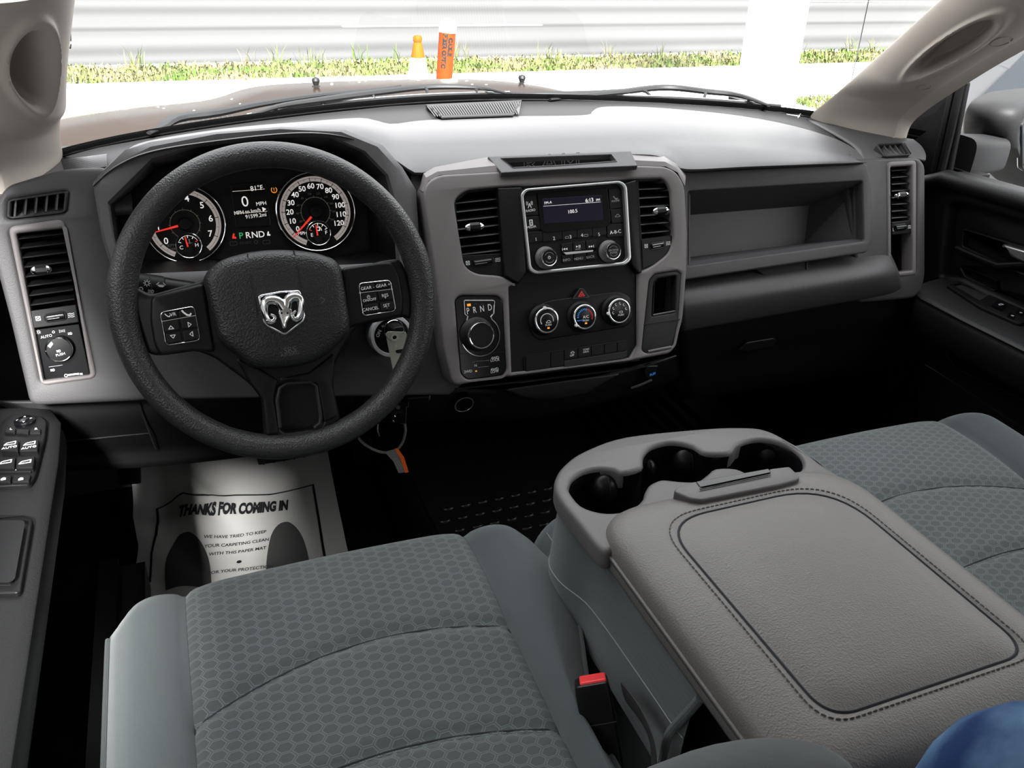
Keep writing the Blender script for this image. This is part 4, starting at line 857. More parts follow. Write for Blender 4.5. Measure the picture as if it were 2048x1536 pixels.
# ================================================================ INSTRUMENT CLUSTER
cl = thing('instrument_cluster', 'instrument cluster with two round gauges behind the steering wheel', 'instrument cluster', tuple(FC.w(500, 440)))
b = MB(); b.plate(FC, [FC.pts(deep)], -.002, .001, BLACK, .0005); b.build('face_plate', cl)
def polar(u, v, r, a): return (u + r * math.cos(R_(a)), v + r * math.sin(R_(a)))
def gauge(x, y, rpx, a0, a1, nmaj, nmin, labels, lsize, name, label, lr=.66, needle=None, sub=None, inner=True):
    r = mapx(FC, x, y, rpx); u, v = FC.px(x, y, .008); n = .001
    b = MB(); b.lathe(FC, u, v, [(r * 1.03, n), (r * 1.03, n + .006), (r * .99, n + .008), (r * .95, n + .002), (r * .95, n + .001), (0, n + .001)], BLACK, 64)
    # cream ring interrupted at the foot
    o_ = [polar(u, v, r * .90, a0 + 14 + (a1 - a0 - 28) * k / 60) for k in range(61)]; i_ = [polar(u, v, r * .77, a0 + 14 + (a1 - a0 - 28) * k / 60) for k in range(61)]
    b.grid([[FC.P(*p, n + .0022) for p in o_], [FC.P(*p, n + .0022) for p in i_]], DIALW, False)
    lo = a0 + 14; 
    for k in range(nmaj * nmin + 1):
        a = labels[0][1] + (labels[-1][1] - labels[0][1]) * k / (nmaj * nmin); mj = k % nmin == 0
        b.line(FC, [polar(u, v, r * (.755 if mj else .80), a), polar(u, v, r * (.86 if mj else .84), a)], r * (.016 if mj else .010), BLACK, n + .0024)
    b.line(FC, [polar(u, v, r * .845, a0 + 14 + (a1 - a0 - 28) * k / 60) for k in range(61)], r * .008, BLACK, n + .0024)
    for s_, a in labels: b.text(FC, s_, *polar(u, v, r * lr, a), lsize, E_WHITE, n + .0024, bold=.00012)
    if inner:
        b.line(FC, [polar(u, v, r * .37, -60 + 300 * k / 50) for k in range(51)], r * .012, mat('dim_gold_ring', (.16, .13, .10), .4, emit=(.6, .5, .4), estr=.12), n + .002)
        for k in range(9): a = -30 + 30 * k; b.line(FC, [polar(u, v, r * .36, a), polar(u, v, r * .41, a)], r * .012, GREYM, n + .002)
    if name == 'speedometer':
        b.text(FC, 'MPH', *polar(u, v, r * .66, 232), lsize * .62, E_WHITE, n + .0024)
        for k, s_ in enumerate(('20', '40', '60', '80', '100', '120', '140', '160', '180', '200')): b.text(FC, s_, *polar(u, v, r * .465, 208 - 26.5 * k), lsize * .38, GREYM, n + .0024)
        b.text(FC, 'km/h', *polar(u, v, r * .52, 222), lsize * .3, GREYM, n + .0024)
    else:
        b.text(FC, 'RPM', *polar(u, v, r * .66, 232), lsize * .5, GREYM, n + .0024); b.text(FC, 'x 1000', *polar(u, v, r * .74, 236), lsize * .38, GREYM, n + .0024)
    d = b.build('dial', cl, 30); d['label'] = label
    b = MB(); b.tube([FC.P(*polar(u, v, r * 1.0, k * 7.5), n + .008) for k in range(48)], r * .018, CHROME, 8, closed=True); b.build('chrome_ring', d)
    if needle is not None:
        tip = polar(u, v, r * .90, needle); bs = polar(u, v, r * .18, needle); q_ = Vector((math.sin(R_(needle)), -math.cos(R_(needle))))
        b = MB(); b.add([FC.P(bs[0] + q_.x * r * .03, bs[1] + q_.y * r * .03, n + .006), FC.P(tip[0] + q_.x * r * .01, tip[1] + q_.y * r * .01, n + .006), FC.P(tip[0] - q_.x * r * .01, tip[1] - q_.y * r * .01, n + .006), FC.P(bs[0] - q_.x * r * .03, bs[1] - q_.y * r * .03, n + .006)] , [[0, 1, 2, 3]], E_RED)
        nd = b.build('needle', d); 
        b = MB(); b.lathe(FC, u, v, [(r * .17, n + .002), (r * .17, n + .006), (r * .14, n + .009), (0, n + .0095)], SATIN, 28); b.build('needle_hub', d)
    return u, v, r, d
def small(x, y, rpx, la, lb, need, hx, hy, ic, nm, lbl):
    r = mapx(FC, x, y, rpx); u, v = FC.px(x, y, .01); n = .0035
    b = MB(); b.lathe(FC, u, v, [(r, n), (r, n + .003), (0, n + .003)], GLOSS, 40)
    for k in range(5):
        a = 155 - 32.5 * k; b.line(FC, [polar(u, v, r * .62, a), polar(u, v, r * .82, a)], r * .05, E_RED if (nm == 'fuel' and k == 0) or (nm == 'temp' and k == 4) else E_WHITE, n + .003)
    b.line(FC, [polar(u, v, r * .80, 150 - 120 * k / 16) for k in range(17)], r * .03, E_WHITE, n + .003)
    b.text(FC, la, u - r * .58, v - r * .12, r * .42, E_WHITE, n + .0034); b.text(FC, lb, u + r * .62, v - r * .02, r * .42, E_WHITE, n + .0034)
    if ic == 'pump': b.line(FC, box2(u - r * .12, v + r * .22, u + r * .12, v + r * .5), r * .07, E_WHITE, n + .003, closed=True); b.line(FC, [(u + r * .2, v + r * .45), (u + r * .28, v + r * .2)], r * .05, E_WHITE, n + .003)
    else: b.line(FC, [(u + r * .1, v + r * .5), (u + r * .1, v + r * .15)], r * .08, GREYM, n + .003); b.line(FC, [(u - r * .1, v + r * .2), (u + r * .3, v + r * .2)], r * .05, GREYM, n + .003)
    d = b.build('small_dial', cl); d['label'] = lbl
    b = MB(); b.tube([FC.P(*polar(u, v, r, k * 9), n + .003) for k in range(40)], r * .05, CHROME, 8, closed=True); b.build('chrome_ring', d)
    hub = FC.px(hx, hy, .01); tip = FC.px(*need, .01); D = (Vector(tip) - Vector(hub)); q_ = Vector((D.y, -D.x)).normalized() * r * .07; s_ = Vector(hub) + D * .2
    b = MB(); b.add([FC.P(s_.x + q_.x, s_.y + q_.y, n + .006), FC.P(tip[0] + q_.x * .7, tip[1] + q_.y * .7, n + .006), FC.P(tip[0] - q_.x * .7, tip[1] - q_.y * .7, n + .006), FC.P(s_.x - q_.x, s_.y - q_.y, n + .006)], [[0, 1, 2, 3]], E_RED); b.build('needle', d)
    b = MB(); b.lathe(FC, *hub, [(r * .3, n + .003), (r * .3, n + .006), (r * .25, n + .0075), (0, n + .0075)], SATIN, 24); b.build('needle_hub', d)
gauge(370, 448, 80, 217 + 14, -27 - 14 - 0, 7, 2, [(str(k), 217 - 34.9 * k) for k in range(8)], .0125, 'tachometer', 'rev counter dial with red needle near one', needle=191)
gauge(632, 423, 77, 219 + 14, -32 - 14, 12, 2, [(str(10 * k), 218.5 - 20.85 * k) for k in range(13)], .0108, 'speedometer', 'speedometer dial with red needle at zero', needle=223, lr=.65)
small(377.5, 491, 26, 'C', 'H', (370, 474), 378, 501, 't', 'temp', 'small coolant temperature dial')
small(638, 466, 24, 'E', 'F', (632, 450), 636.5, 478, 'pump', 'fuel', 'small fuel dial')
b = MB(); sc_px = [(461, 369), (533, 364), (542, 448), (472, 454)]
b.plate(FC, [rnd(FC.pts([(460, 368), (531, 363), (542, 452), (472, 456)], .004), .003)], 0, .004, GLOSS, .0008)
def ct(s_, x, y, sz, m=E_WHITE, al='CENTER', xs=1, rot=3.0): b.text(FC, s_, *FC.px(x, y, .004), sz * .88, m, .0044, xs=xs, align=al, rot=rot)
ct('81°F', 526, 375, .011, al='RIGHT'); b.line(FC, FC.pts([(465, 383), (529, 378)], .004), .0006, E_CREAM, .0042)
ct('0', 490, 404, .024, xs=1.0); ct('MPH', 533, 406, .0085, al='RIGHT'); ct('MPH to km/h \u25b6', 533, 418.5, .0085, al='RIGHT', xs=.92)
b.line(FC, FC.pts([(471, 427.5), (534, 422.5)], .004), .0006, E_CREAM, .0042); ct('91599.2mi', 533, 429, .0088, al='RIGHT', xs=.92)
b.build('trip_display', cl)
b = MB()
for s_, x, m_ in (('P', 482, E_GREEN), ('R', 496, E_WHITE), ('N', 509.5, E_WHITE), ('D', 523, E_WHITE)): b.text(FC, s_, *FC.px(x, 472 - (x - 482) * .07), .0125, m_, .0014, bold=.0001)
icon(b, FC, 468, 472, 'seatman', E_RED, .0012, .0036); icon(b, FC, 537, 467, 'seatman', E_WHITE, .0012, .0030)
u, v = FC.px(548, 380); b.line(FC, circ(u, v, .0040, 12, 130, 410), .0009, E_ORANGE, .0012); b.text(FC, '!', u, v, .008, E_ORANGE, .0014)
ct2 = [('BRAKE', 490, 486), ]
b.text(FC, 'BRAKE', *FC.px(491, 486), .0055, FAINT, .0014); icon(b, FC, 467, 487, 'box', FAINT, .0012, .005); icon(b, FC, 533, 484, 'box', FAINT, .0012, .005); icon(b, FC, 512, 484, 'o', FAINT, .0012, .004)
tag(b.build('telltales', cl), 'lit red, green and orange warning symbols')
b = MB(); lp = [FC.w(x, y, .035) for x, y in deep]; lp = [FC.w(x, y, .022) for x, y in deep]
b.add(lp, [list(range(len(lp)))], LENS); tag(b.build('lens', cl, weld=False), 'clear lens over the gauges')
# ================================================================ RADIO
rd = thing('car_radio', 'radio with dark display and two ringed knobs in the centre of the dash', 'car radio', tuple(FS.w(1150, 450)))
rf_ = [(1041, 388), (1051, 377), (1241, 361), (1254, 371), (1263, 520), (1252, 530), (1071, 549), (1058, 541)]
ri_ = [(1047, 391), (1055, 382), (1239, 367), (1248, 376), (1256, 516), (1247, 524), (1074, 542), (1063, 535)]
rr_ = [.009, .009, .012, .012, .012, .012, .012, .012]
b = MB(); b.plate(FS, [rnd(FS.pts(rf_, .005), rr_), rnd(FS.pts(ri_, .005), .008)], -.01, .006, SILVER, .0016, True); tag(b.build('trim_frame', rd, 60), 'silver frame')
b = MB(); b.plate(FS, [rnd(FS.pts(ri_, 0), .008)], -.03, -.004, BLACK, .001)
b.build('radio_face', rd)
def btn(F, px4, n0, n1, parent, marks, m=SATIN, r=.0008, name='button', bev=.0006):
    b = MB(); b.plate(F, [rnd(F.pts(px4, n1), r)], n0, n1, m, bev)
    for k in marks:
        if k[0] == 'i': icon(b, F, k[1], k[2], k[3], k[5] if len(k) > 5 else WHITE, n1 + .0001, k[4])
        else: b.text(F, k[1], *F.px(k[2], k[3], n1), k[4], k[5] if len(k) > 5 else WHITE, n1 + .0002, rot=k[6] if len(k) > 6 else 3)
    return b.build(name, parent)
Rn = -.0015
btn(FS, [(1049, 392), (1072, 388), (1078, 430), (1051, 432)], -.004, Rn, rd, [('i', 1059, 410, 'mast', .0042), ('t', 'RADIO', 1061, 421, .0050)])
btn(FS, [(1051, 434), (1078, 432), (1083, 458), (1054, 462)], -.004, Rn, rd, [('i', 1062, 445, 'device', .0036), ('t', 'MEDIA', 1063, 454, .0050)])
btn(FS, [(1217, 378), (1238, 376), (1243, 385), (1246, 415), (1220, 418)], -.004, Rn, rd, [('i', 1231, 395, 'phone', .0032, GREYM), ('t', 'PHONE', 1231, 402, .0042, GREYM)])
btn(FS, [(1221, 420), (1246, 417), (1248, 445), (1224, 447)], -.004, Rn, rd, [('i', 1235, 432, 'car', .0040, GREYM)])
btn(FS, [(1214, 449), (1248, 447), (1249, 472), (1215, 475)], -.004, Rn, rd, [('t', 'A-B-C', 1231, 464, .0075)])
xs_ = [1055, 1085, 1124, 1154, 1185, 1213]
for i in range(5):
    x0, x1 = xs_[i], xs_[i + 1] - 1; y0 = 463 - (x0 - 1055) * .085; y1 = 463 - (x1 - 1055) * .085
    mk = [('t', str(i + 1), (1072, 1108, 1141, 1164, 1198)[i], (479, 477, 474, 471, 469)[i], .0075)]
    if i == 2: mk.append(('i', 1134, 475, 'box', .0028, GREYM))
    if i == 3: mk.append(('i', 1172, 471, 'box', .0032, GREYM))
    btn(FS, [(x0, y0 + 2), (x1, y1 + 2), (x1 + 1, y1 + 21 - i * .4), (x0 + 1, y0 + 24 - i * .6)], -.004, Rn, rd, mk)
b = MB(); sq = [(1075, 386), (1214, 375), (1222, 440), (1219, 452), (1092, 466), (1082, 460)]
b.plate(FS, [rnd(FS.pts(sq, .0), [.002, .002, .001, .006, .006, .002])], -.004, -.0005, GLOSS, .0005)
b.plate(FS, [FS.pts([(1084, 398), (1203, 390), (1207, 440), (1089, 447)], 0)], -.001, -.0002, SCREEN, .0001)
b.line(FS, FS.pts([(1087, 412.5), (1201, 404)], 0), .0005, E_WHITE, -.0001)
b.text(FS, '6:13', *FS.px(1187, 399.5), .0080, E_WHITE, .0002, rot=3, align='RIGHT', bold=.0001); b.text(FS, 'PM', *FS.px(1200, 399.5), .0052, E_WHITE, .0002, rot=3, align='RIGHT')
b.text(FS, 'FM-A', *FS.px(1096, 405.5), .0054, E_WHITE, .0002, rot=3); b.text(FS, '100.5', *FS.px(1145, 423), .0075, E_WHITE, .0002, rot=3)
b.build('display', rd)
b3 = [([(1122, 488), (1144, 485), (1145, 502), (1124, 504)], 'rew', 1131, 498, 'INFO', 1133, 520), ([(1146, 485), (1170, 482), (1171, 499), (1147, 501)], 'play', 1156, 493, 'MENU', 1157, 517.5), ([(1172, 482), (1192, 480), (1193, 496), (1173, 498)], 'fwd', 1181, 493, 'BACK', 1181, 514)]
for px4, ic, x, y, s_, x2, y2 in b3:
    btn(FS, px4, -.004, Rn, rd, [('i', x, y, ic, .0034)] + ([('t', 'MUTE', 1156, 498.5, .0032, GREYM)] if ic == 'play' else []))
    lo4 = [(px4[0][0] + 2, px4[0][1] + 23), (px4[1][0] + 2, px4[1][1] + 23), (px4[2][0] + 2, px4[2][1] + 22), (px4[3][0] + 2, px4[3][1] + 22)]
    btn(FS, lo4, -.004, Rn, rd, [('t', s_, x2, y2, .0055, GREYM)])
b = MB(); b.plate(FS, [rnd(FS.pts([(1126, 505), (1187, 500), (1185, 504), (1132, 510)], 0), .001)], -.004, .001, SILVER, .0006); tag(b.build('chrome_bar', rd), 'thin silver bar')
def rk1(b, u, v, r, n): icon(b, FS, 1098.5, 515, 'power', WHITE, n, .0028); b.line(FS, circ(u, v, r * .6, 12, 30, 150), .0006, GREYM, n); b.line(FS, circ(u, v, r * .6, 10, 215, 325), .0006, GREYM, n)
def rk2(b, u, v, r, n): b.text(FS, 'BROWSE', u, v + .0012, .0042, GREYM, n + .0002); b.text(FS, 'ENTER', u, v - .0026, .0042, GREYM, n + .0002); b.line(FS, circ(u, v, r * .6, 12, 40, 140), .0005, GREYM, n); b.line(FS, circ(u, v, r * .6, 12, 220, 320), .0005, GREYM, n)
knob(FS, 1099, 515, 15.5, .017, rd, 'rotary_knob', SATIN, TRAYM, CHROME, -.003, 1.32, rk1, rimw=.055)
knob(FS, 1227, 502, 15, .017, rd, 'rotary_knob', SATIN, TRAYM, CHROME, -.003, 1.32, rk2, rimw=.055)

# ================================================================ CLIMATE CONTROLS
cc = thing('climate_control', 'climate control panel with three chrome rimmed dials below the radio', 'climate controls', tuple(FS.w(1165, 640)))
b = MB(); b.plate(FS, [rnd(FS.pts([(1066, 614), (1105, 600), (1240, 583), (1264, 592), (1268, 640), (1255, 654), (1080, 682), (1064, 668)], 0), .012)], -.012, -.0035, SATIN, .002, True)
b.build('dial_panel', cc)
def ck1(b, u, v, r, n):
    b.line(FS, circ(u, v, r * .52, 24, -10, 200), .0011, WHITE, n); icon(b, FS, 1097, 644, 'car', WHITE, n, .0038); b.text(FS, 'PUSH', *FS.px(1097, 650, n), .0042, WHITE, n); b.text(FS, '0', *FS.px(1083, 647, n), .0045, WHITE, n)
    u2, v2 = FS.px(1097, 656, n); b.plate(FS, [box2(u2 - .0018, v2 - .0012, u2 + .0018, v2 + .0012)], n, n + .0004, E_ORANGE, .0001)
def ck2(b, u, v, r, n):
    for k in range(9): a = 178 - k * 13; b.line(FS, [polar(u, v, r * .55, a), polar(u, v, r * .66, a)], .0011, E_BLUE, n)
    b.line(FS, circ(u, v, r * .62, 14, -20, 62), .0017, REDM, n); b.text(FS, 'A/C', *FS.px(1172, 634, n), .0062, WHITE, n); b.text(FS, 'PUSH', *FS.px(1172, 641, n), .0042, WHITE, n); b.text(FS, 'MAX A/C', *FS.px(1161, 641, n), .0028, E_BLUE, n)
    u2, v2 = FS.px(1172, 646.5, n); b.plate(FS, [box2(u2 - .0018, v2 - .0012, u2 + .0018, v2 + .0012)], n, n + .0004, E_ORANGE, .0001)
def ck3(b, u, v, r, n):
    for k in range(6): a = 190 - k * 36; p = polar(u, v, r * .58, a); b.line(FS, [(p[0] - .0014, p[1] + .001), (p[0], p[1] - .0014), (p[0] + .0016, p[1] - .0012)], .0007, WHITE, n); b.lathe(FS, p[0], p[1] + .0018, [(.0007, 0), (.0005, .0003)], WHITE, 8, n0=n)
    icon(b, FS, 1242, 624, 'box', WHITE, n, .0026); b.text(FS, 'PUSH', *FS.px(1242, 630, n), .0042, WHITE, n)
for (x, y, f_, ex, pa) in ((1094, 641, 24, ck1, 95), (1170, 634, 23, ck2, 215), (1239, 622, 22.5, ck3, 185)):
    k = knob(FS, x, y, f_, .016, cc, 'rotary_dial', GLOSS, BLACK, CHROME, -.004, 1.22, ex, rimw=.075)
    r = mapx(FS, x, y, f_); u, v = FS.px(x, y, .012); b = MB(); p = polar(u, v, r * .97, pa); b.lathe(FS, p[0], p[1], [(.0026, 0), (.0024, .0035), (0, .004)], WHITE, 12, n0=.010); b.build('pointer', k)
hz = thing('hazard_button', 'triangular hazard light button with red triangle above the climate dials', 'hazard button', tuple(FS.w(1163, 587)))
tri = [(1146, 597), (1160, 577), (1166, 577), (1178, 594)]
b = MB(); b.plate(FS, [rnd(FS.pts(tri, .004), .003)], -.008, .0, SATIN, .001); b.line(FS, FS.pts(tri, 0), .0006, TRAYM, .0, closed=True)
b.build('button_body', hz); t_ = FS.pts([(1156, 594), (1163, 581.5), (1170, 592.5)], .0)
b = MB(); c0 = Vector((sum(p[0] for p in t_) / 3, sum(p[1] for p in t_) / 3)); i_ = [tuple(c0 + (Vector(p) - c0) * .5) for p in t_]
b.plate(FS, [t_], -.001, .0006, REDM, .0001); b.line(FS, i_, .0006, BLACK, .0006, closed=True); tag(b.build('red_triangle', hz), 'red triangle')
# switch row
sw = thing('switch_bank', 'long row of black blank switches at the foot of the centre stack', 'switch bank', tuple(FS.w(1150, 710)))
so_ = [(1048, 716), (1056, 710), (1250, 680), (1257, 683), (1256, 712), (1250, 718), (1062, 747), (1050, 745)]
b = MB(); b.plate(FS, [rnd(FS.pts(so_, 0), .004)], -.012, -.003, BLACK, .0015); b.line(FS, FS.pts([(1052, 714), (1056, 711), (1254, 681)], 0), .0008, DARK, -.003); b.build('switch_housing', sw)
xs_ = [1052, 1102, 1129, 1156, 1183, 1209, 1235, 1255]
for i in range(7):
    x0, x1 = xs_[i], xs_[i + 1] - 1; f0 = 713 - (x0 - 1052) * .152; f1 = 713 - (x1 - 1052) * .152; hgt = 30 if i < 2 else 18
    mk = []
    if i == 2: mk = [('i', 1145, 705, 'car', .0030), ('t', 'OFF', 1144, 711, .0042)]
    if i == 3: mk = [('t', 'TOW/', 1172, 699, .0040), ('t', 'HAUL', 1172, 703.5, .0040)]
    btn(FS, [(x0, f0), (x1, f1), (x1, f1 + hgt), (x0, f0 + hgt)], -.004, -.001, sw, mk, SATIN, .0006, 'switch')
b = MB(); b.plate(FS, [rnd(FS.pts([(1128, 722), (1255, 702), (1254, 713), (1248, 717), (1129, 735)], 0), .001)], -.004, -.0005, DARK, .001); b.build('lower_blank', sw)

# ================================================================ GEAR SELECTOR
gs = thing('gear_selector', 'rotary gear selector with chrome outline, left of the climate dials', 'gear selector', tuple(FS.w(962, 670)))
b = MB(); b.plate(FS, [rnd(FS.pts([(911, 600), (922, 592), (994, 592), (1006, 603), (1013, 740), (1006, 751), (936, 759), (923, 748)], 0), .005)], -.016, -.002, GLOSS, .001)
b.text(FS, 'P  R  N  D', *FS.px(959.5, 619, 0), .0132, WHITE, -.0018, xs=.70, rot=2.5)
u, v = FS.px(938.5, 610, 0); b.plate(FS, [box2(u - .0027, v - .0018, u + .0027, v + .0018)], -.002, -.0012, E_ORANGE, .0001)
for x in (953, 966, 979): b.line(FS, FS.pts([(x - 3, 608.5), (x + 2, 608)], 0), .0007, FAINT, -.002)
b.text(FS, '4WD', *FS.px(991, 716, 0), .0055, WHITE, -.0018); b.text(FS, 'LOCK', *FS.px(991, 720.5, 0), .0055, WHITE, -.0018)
b.text(FS, '4WD', *FS.px(990, 739, 0), .0055, WHITE, -.0018); b.text(FS, 'LOW', *FS.px(990, 743.5, 0), .0055, WHITE, -.0018); b.text(FS, '2WD', *FS.px(937, 743.5, 0), .0055, WHITE, -.0018); b.text(FS, 'N', *FS.px(952, 731.5, 0), .0055, WHITE, -.0018)
b.line(FS, FS.pts([(945, 726), (950, 723), (980, 721)], 0), .0004, GREYM, -.002); b.line(FS, FS.pts([(957, 735), (978, 733)], 0), .0005, GREYM, -.002)
u, v = FS.px(953, 742.5, 0); b.plate(FS, [box2(u - .0012, v - .0008, u + .0012, v + .0008)], -.002, -.0012, E_ORANGE, .0001)
b.line(FS, FS.pts([(914, 708), (1010, 704)], 0), .0006, DEEP, -.002)
b.build('selector_plate', gs)
# chrome keyhole outline
ku, kv = FS.px(961.5, 672, 0); kr = mapx(FS, 961, 672, 38)
ks = [FS.px(936, 633), FS.px(930, 628), FS.px(928.5, 603), FS.px(930, 601), FS.px(987, 601), FS.px(989.5, 603), FS.px(988, 626), FS.px(982, 634)]
arc = circ(ku, kv, kr, 44, 54, -234)
b = MB(); b.tube([FS.P(p[0], p[1], -.001) for p in ks + arc[1:-1]], .0011, CHROME, 6, closed=True); tag(b.build('chrome_outline', gs), 'chrome keyhole outline')
k = knob(FS, 963, 671, 25.5, .026, gs, 'selector_dial', SATIN, DARK, CHROME, -.003, 1.28, rimw=.06)

# ================================================================ STEERING WHEEL
W0 = Vector((-.439, 1.005, .698)); WT = 21.7
FW = tau(W0, WT)
st = thing('steering_wheel', 'black four spoke steering wheel with chrome emblem in its hub', 'steering wheel', W0)
RM = .1795
def rimr(a):   # section radius by angle, thicker at the thumb rests
    return .0158 + .0012 * math.exp(-((((a + 180) % 360 - 180) - 12) / 16) ** 2) + .0012 * math.exp(-(((a % 360) - 168) / 16) ** 2)
b = MB(); rings = []
for i in range(144):
    a = i * 2.5; rr = rimr(a)
    # subtle neck at the four panel seams
    for s_ in (19, 161, 241, 299):
        d = abs((a - s_ + 180) % 360 - 180); rr *= 1 - .05 * math.exp(-(d / 1.3) ** 2)
    c = FW.P(RM * math.cos(R_(a)), RM * math.sin(R_(a)), 0); rad = FW.U * math.cos(R_(a)) + FW.V * math.sin(R_(a))
    rings.append([c + rad * rr * math.cos(j * math.pi / 10) + FW.N * rr * 1.12 * math.sin(j * math.pi / 10) for j in range(20)])
b.grid(rings, WHEELM, True, close_u=True, close_v=True); b.build('rim', st, 80)
# spokes and hub shroud
def hubplate(name, pxs, n0, n1, m, bev, rr=.01, inner=None):
    b = MB(); b.plate(FW, [rnd(FW.pts(pxs, n1), rr)] + ([rnd(FW.pts(inner, n1), .006)] if inner else []), n0, n1, m, bev, True); return b
b = MB()
shroud = [(408, 560), (440, 520), (500, 503), (600, 500), (668, 516), (690, 545), (760, 522), (800, 517), (812, 540), (826, 600), (822, 640), (806, 634), (716, 652), (685, 700), (668, 735), (668, 780), (682, 842), (650, 870), (540, 880), (528, 872), (524, 800), (500, 768), (430, 716), (395, 702), (318, 712), (296, 708), (280, 660), (262, 600), (268, 570), (300, 590)]
slot = [(556, 772), (632, 766), (646, 842), (636, 856), (566, 866), (556, 850), (549, 796)]
b.plate(FW, [rnd(FW.pts(shroud, .0), .008), rnd(FW.pts(slot, 0), .007)], -.016, .002, SATIN, .005, True)
b.build('spoke_frame', st, 50)
# raised spoke faces
for nm, pxs, m_ in (('spoke', [(302, 594), (408, 566), (430, 705), (396, 702), (320, 712), (308, 690), (300, 640)], SATIN), ('spoke', [(684, 536), (762, 524), (786, 524), (800, 552), (808, 600), (806, 632), (716, 650), (694, 660)], SATIN)):
    b = hubplate(nm, pxs, -.004, .008, m_, .004, .006); b.build(nm, st, 50)
for pxs in ([(470, 715), (520, 738), (556, 760), (548, 800), (560, 868), (532, 872), (524, 798), (500, 766)], [(556, 758), (620, 745), (668, 706), (670, 735), (666, 772), (678, 832), (648, 846), (634, 768)]):
    b = hubplate('lower_spoke', pxs, -.004, .006, SATIN, .003, .004); b.build('lower_spoke', st, 50)
b = MB(); b.tube([FW.w(x, y, .004) for x, y in [(560, 855), (554, 800), (560, 776), (572, 768), (620, 764), (632, 772), (641, 830), (640, 846), (628, 856)]], .0026, DARK, 8); b.build('slot_trim', st)
b = MB(); b.plate(FW, [FW.pts([(545, 760), (640, 755), (655, 860), (560, 872)], -.03)], -.032, -.03, DARK, .0005); b.build('slot_backing', st)
# airbag cover, domed
ab = [(408, 568), (411, 549), (420, 538), (446, 519), (495, 505), (555, 499), (624, 504), (662, 516), (680, 532), (688, 560), (696, 610), (701, 650), (693, 674), (651, 713), (612, 730), (560, 738), (508, 736), (484, 720), (440, 684), (428, 648)]
cx_, cy_ = FW.px(552, 618, .03); ctr = Vector((cx_, cy_))
o2 = [Vector(p[:2]) for p in spline([(*FW.px(x, y, .02), 0) for x, y in ab], 4, True)]
rings = [[FW.P(p.x, p.y, -.012) for p in o2]]
for k_, h in ((1.0, .012), (.985, .019), (.95, .0245), (.90, .0275), (.84, .0290), (.70, .0305), (.5, .0315), (.3, .0322), (.12, .0324)): rings.append([FW.P(*(ctr + (p - ctr) * k_), h) for p in o2])
b = MB(); b.loft(rings, BAGM, True); cov = b.build('airbag_cover', st, 70)
def hubn(x, y):
    u, v = FW.px(x, y, .03); f_ = max(0, min(1, (Vector((u, v)) - ctr).length / .078)); return .0325 - .0045 * f_ ** 3
b = MB()
for l in ([(495, 508), (502, 560), (510, 600), (516, 630)], [(587, 500), (597, 540), (604, 590), (609, 625)]):
    b.tube([FW.w(x, y, hubn(x, y) - (.004 if i == 0 else .0)) for i, (x, y) in enumerate(l)], .0009, DEEP, 6)
b.build('cover_seam', cov)
b = MB(); b.text(FW, 'SRS', *FW.px(580, 700, .03), .010, FAINT, .0306, rot=2); b.text(FW, 'AIRBAG', *FW.px(580, 708, .03), .0065, FAINT, .0300, rot=2)
icon(b, FW, 482, 623, 'phone', FAINT, .0306, .005); icon(b, FW, 645, 600, 'tri_r', FAINT, .0306, .004); b.build('horn_marks', cov)
# emblem: shield with the chrome ram's head
em = [(515, 593), (522, 589), (560, 582), (597, 580), (602, 586), (607, 615), (611, 634), (606, 644), (573, 669), (567, 670), (532, 652), (526, 645), (521, 622)]
ec = Vector((sum(p[0] for p in em) / len(em), sum(p[1] for p in em) / len(em)))
ei = [tuple(ec + (Vector(p) - ec) * .90) for p in em]
b = MB(); b.plate(FW, [rnd(FW.pts(em, .034), .002), rnd(FW.pts(ei, .034), .002)], .028, .0375, CHROME, .0012, True); shd = b.build('emblem_shield', st, 50); shd['label'] = 'chrome shield ring'
b = MB(); b.plate(FW, [rnd(FW.pts(ei, .034), .002)], .028, .0350, GLOSS, .0002); b.build('emblem_field', shd)
b = MB()
# zoomed points of the ram head (about the emblem) : head wedge, brow, muzzle and two curled horns
head = [(556, 622), (564, 612), (575, 612), (584, 619), (580, 634), (574, 644), (572, 656), (566, 657), (562, 646), (559, 634)]
b.plate(FW, [rnd(FW.pts(head, .037), .001)], .034, .041, CHROME, .0022, True)
def hz_(path, rad): 
    P = [Vector((*FW.px(x, y, .037), 0)) for x, y in path]; S = resample(spline(P, 8), 34); b.tube([FW.P(p.x, p.y, .0365) for p in S], [rad * (1 - .80 * (i / 33) ** 1.5) + .0004 for i in range(34)], CHROME, 10, up=FW.N, flat_=1.0)
hz_([(568, 617), (558, 604), (545, 600), (533, 603), (528, 616), (531, 632), (539, 643), (548, 641), (549, 633), (541, 629)], .0066)
hz_([(572, 615), (576, 601), (587, 594), (598, 597), (602, 610), (601, 626), (595, 637), (587, 637), (585, 628), (592, 622)], .0066)
for x in (563, 575): b.lathe(FW, *FW.px(x, 626, .04), [(.0014, .038), (.0012, .0425), (0, .0428)], GLOSS, 10)
tag(b.build('emblem_ram_head', shd, 60), 'chrome ram head with curled horns')
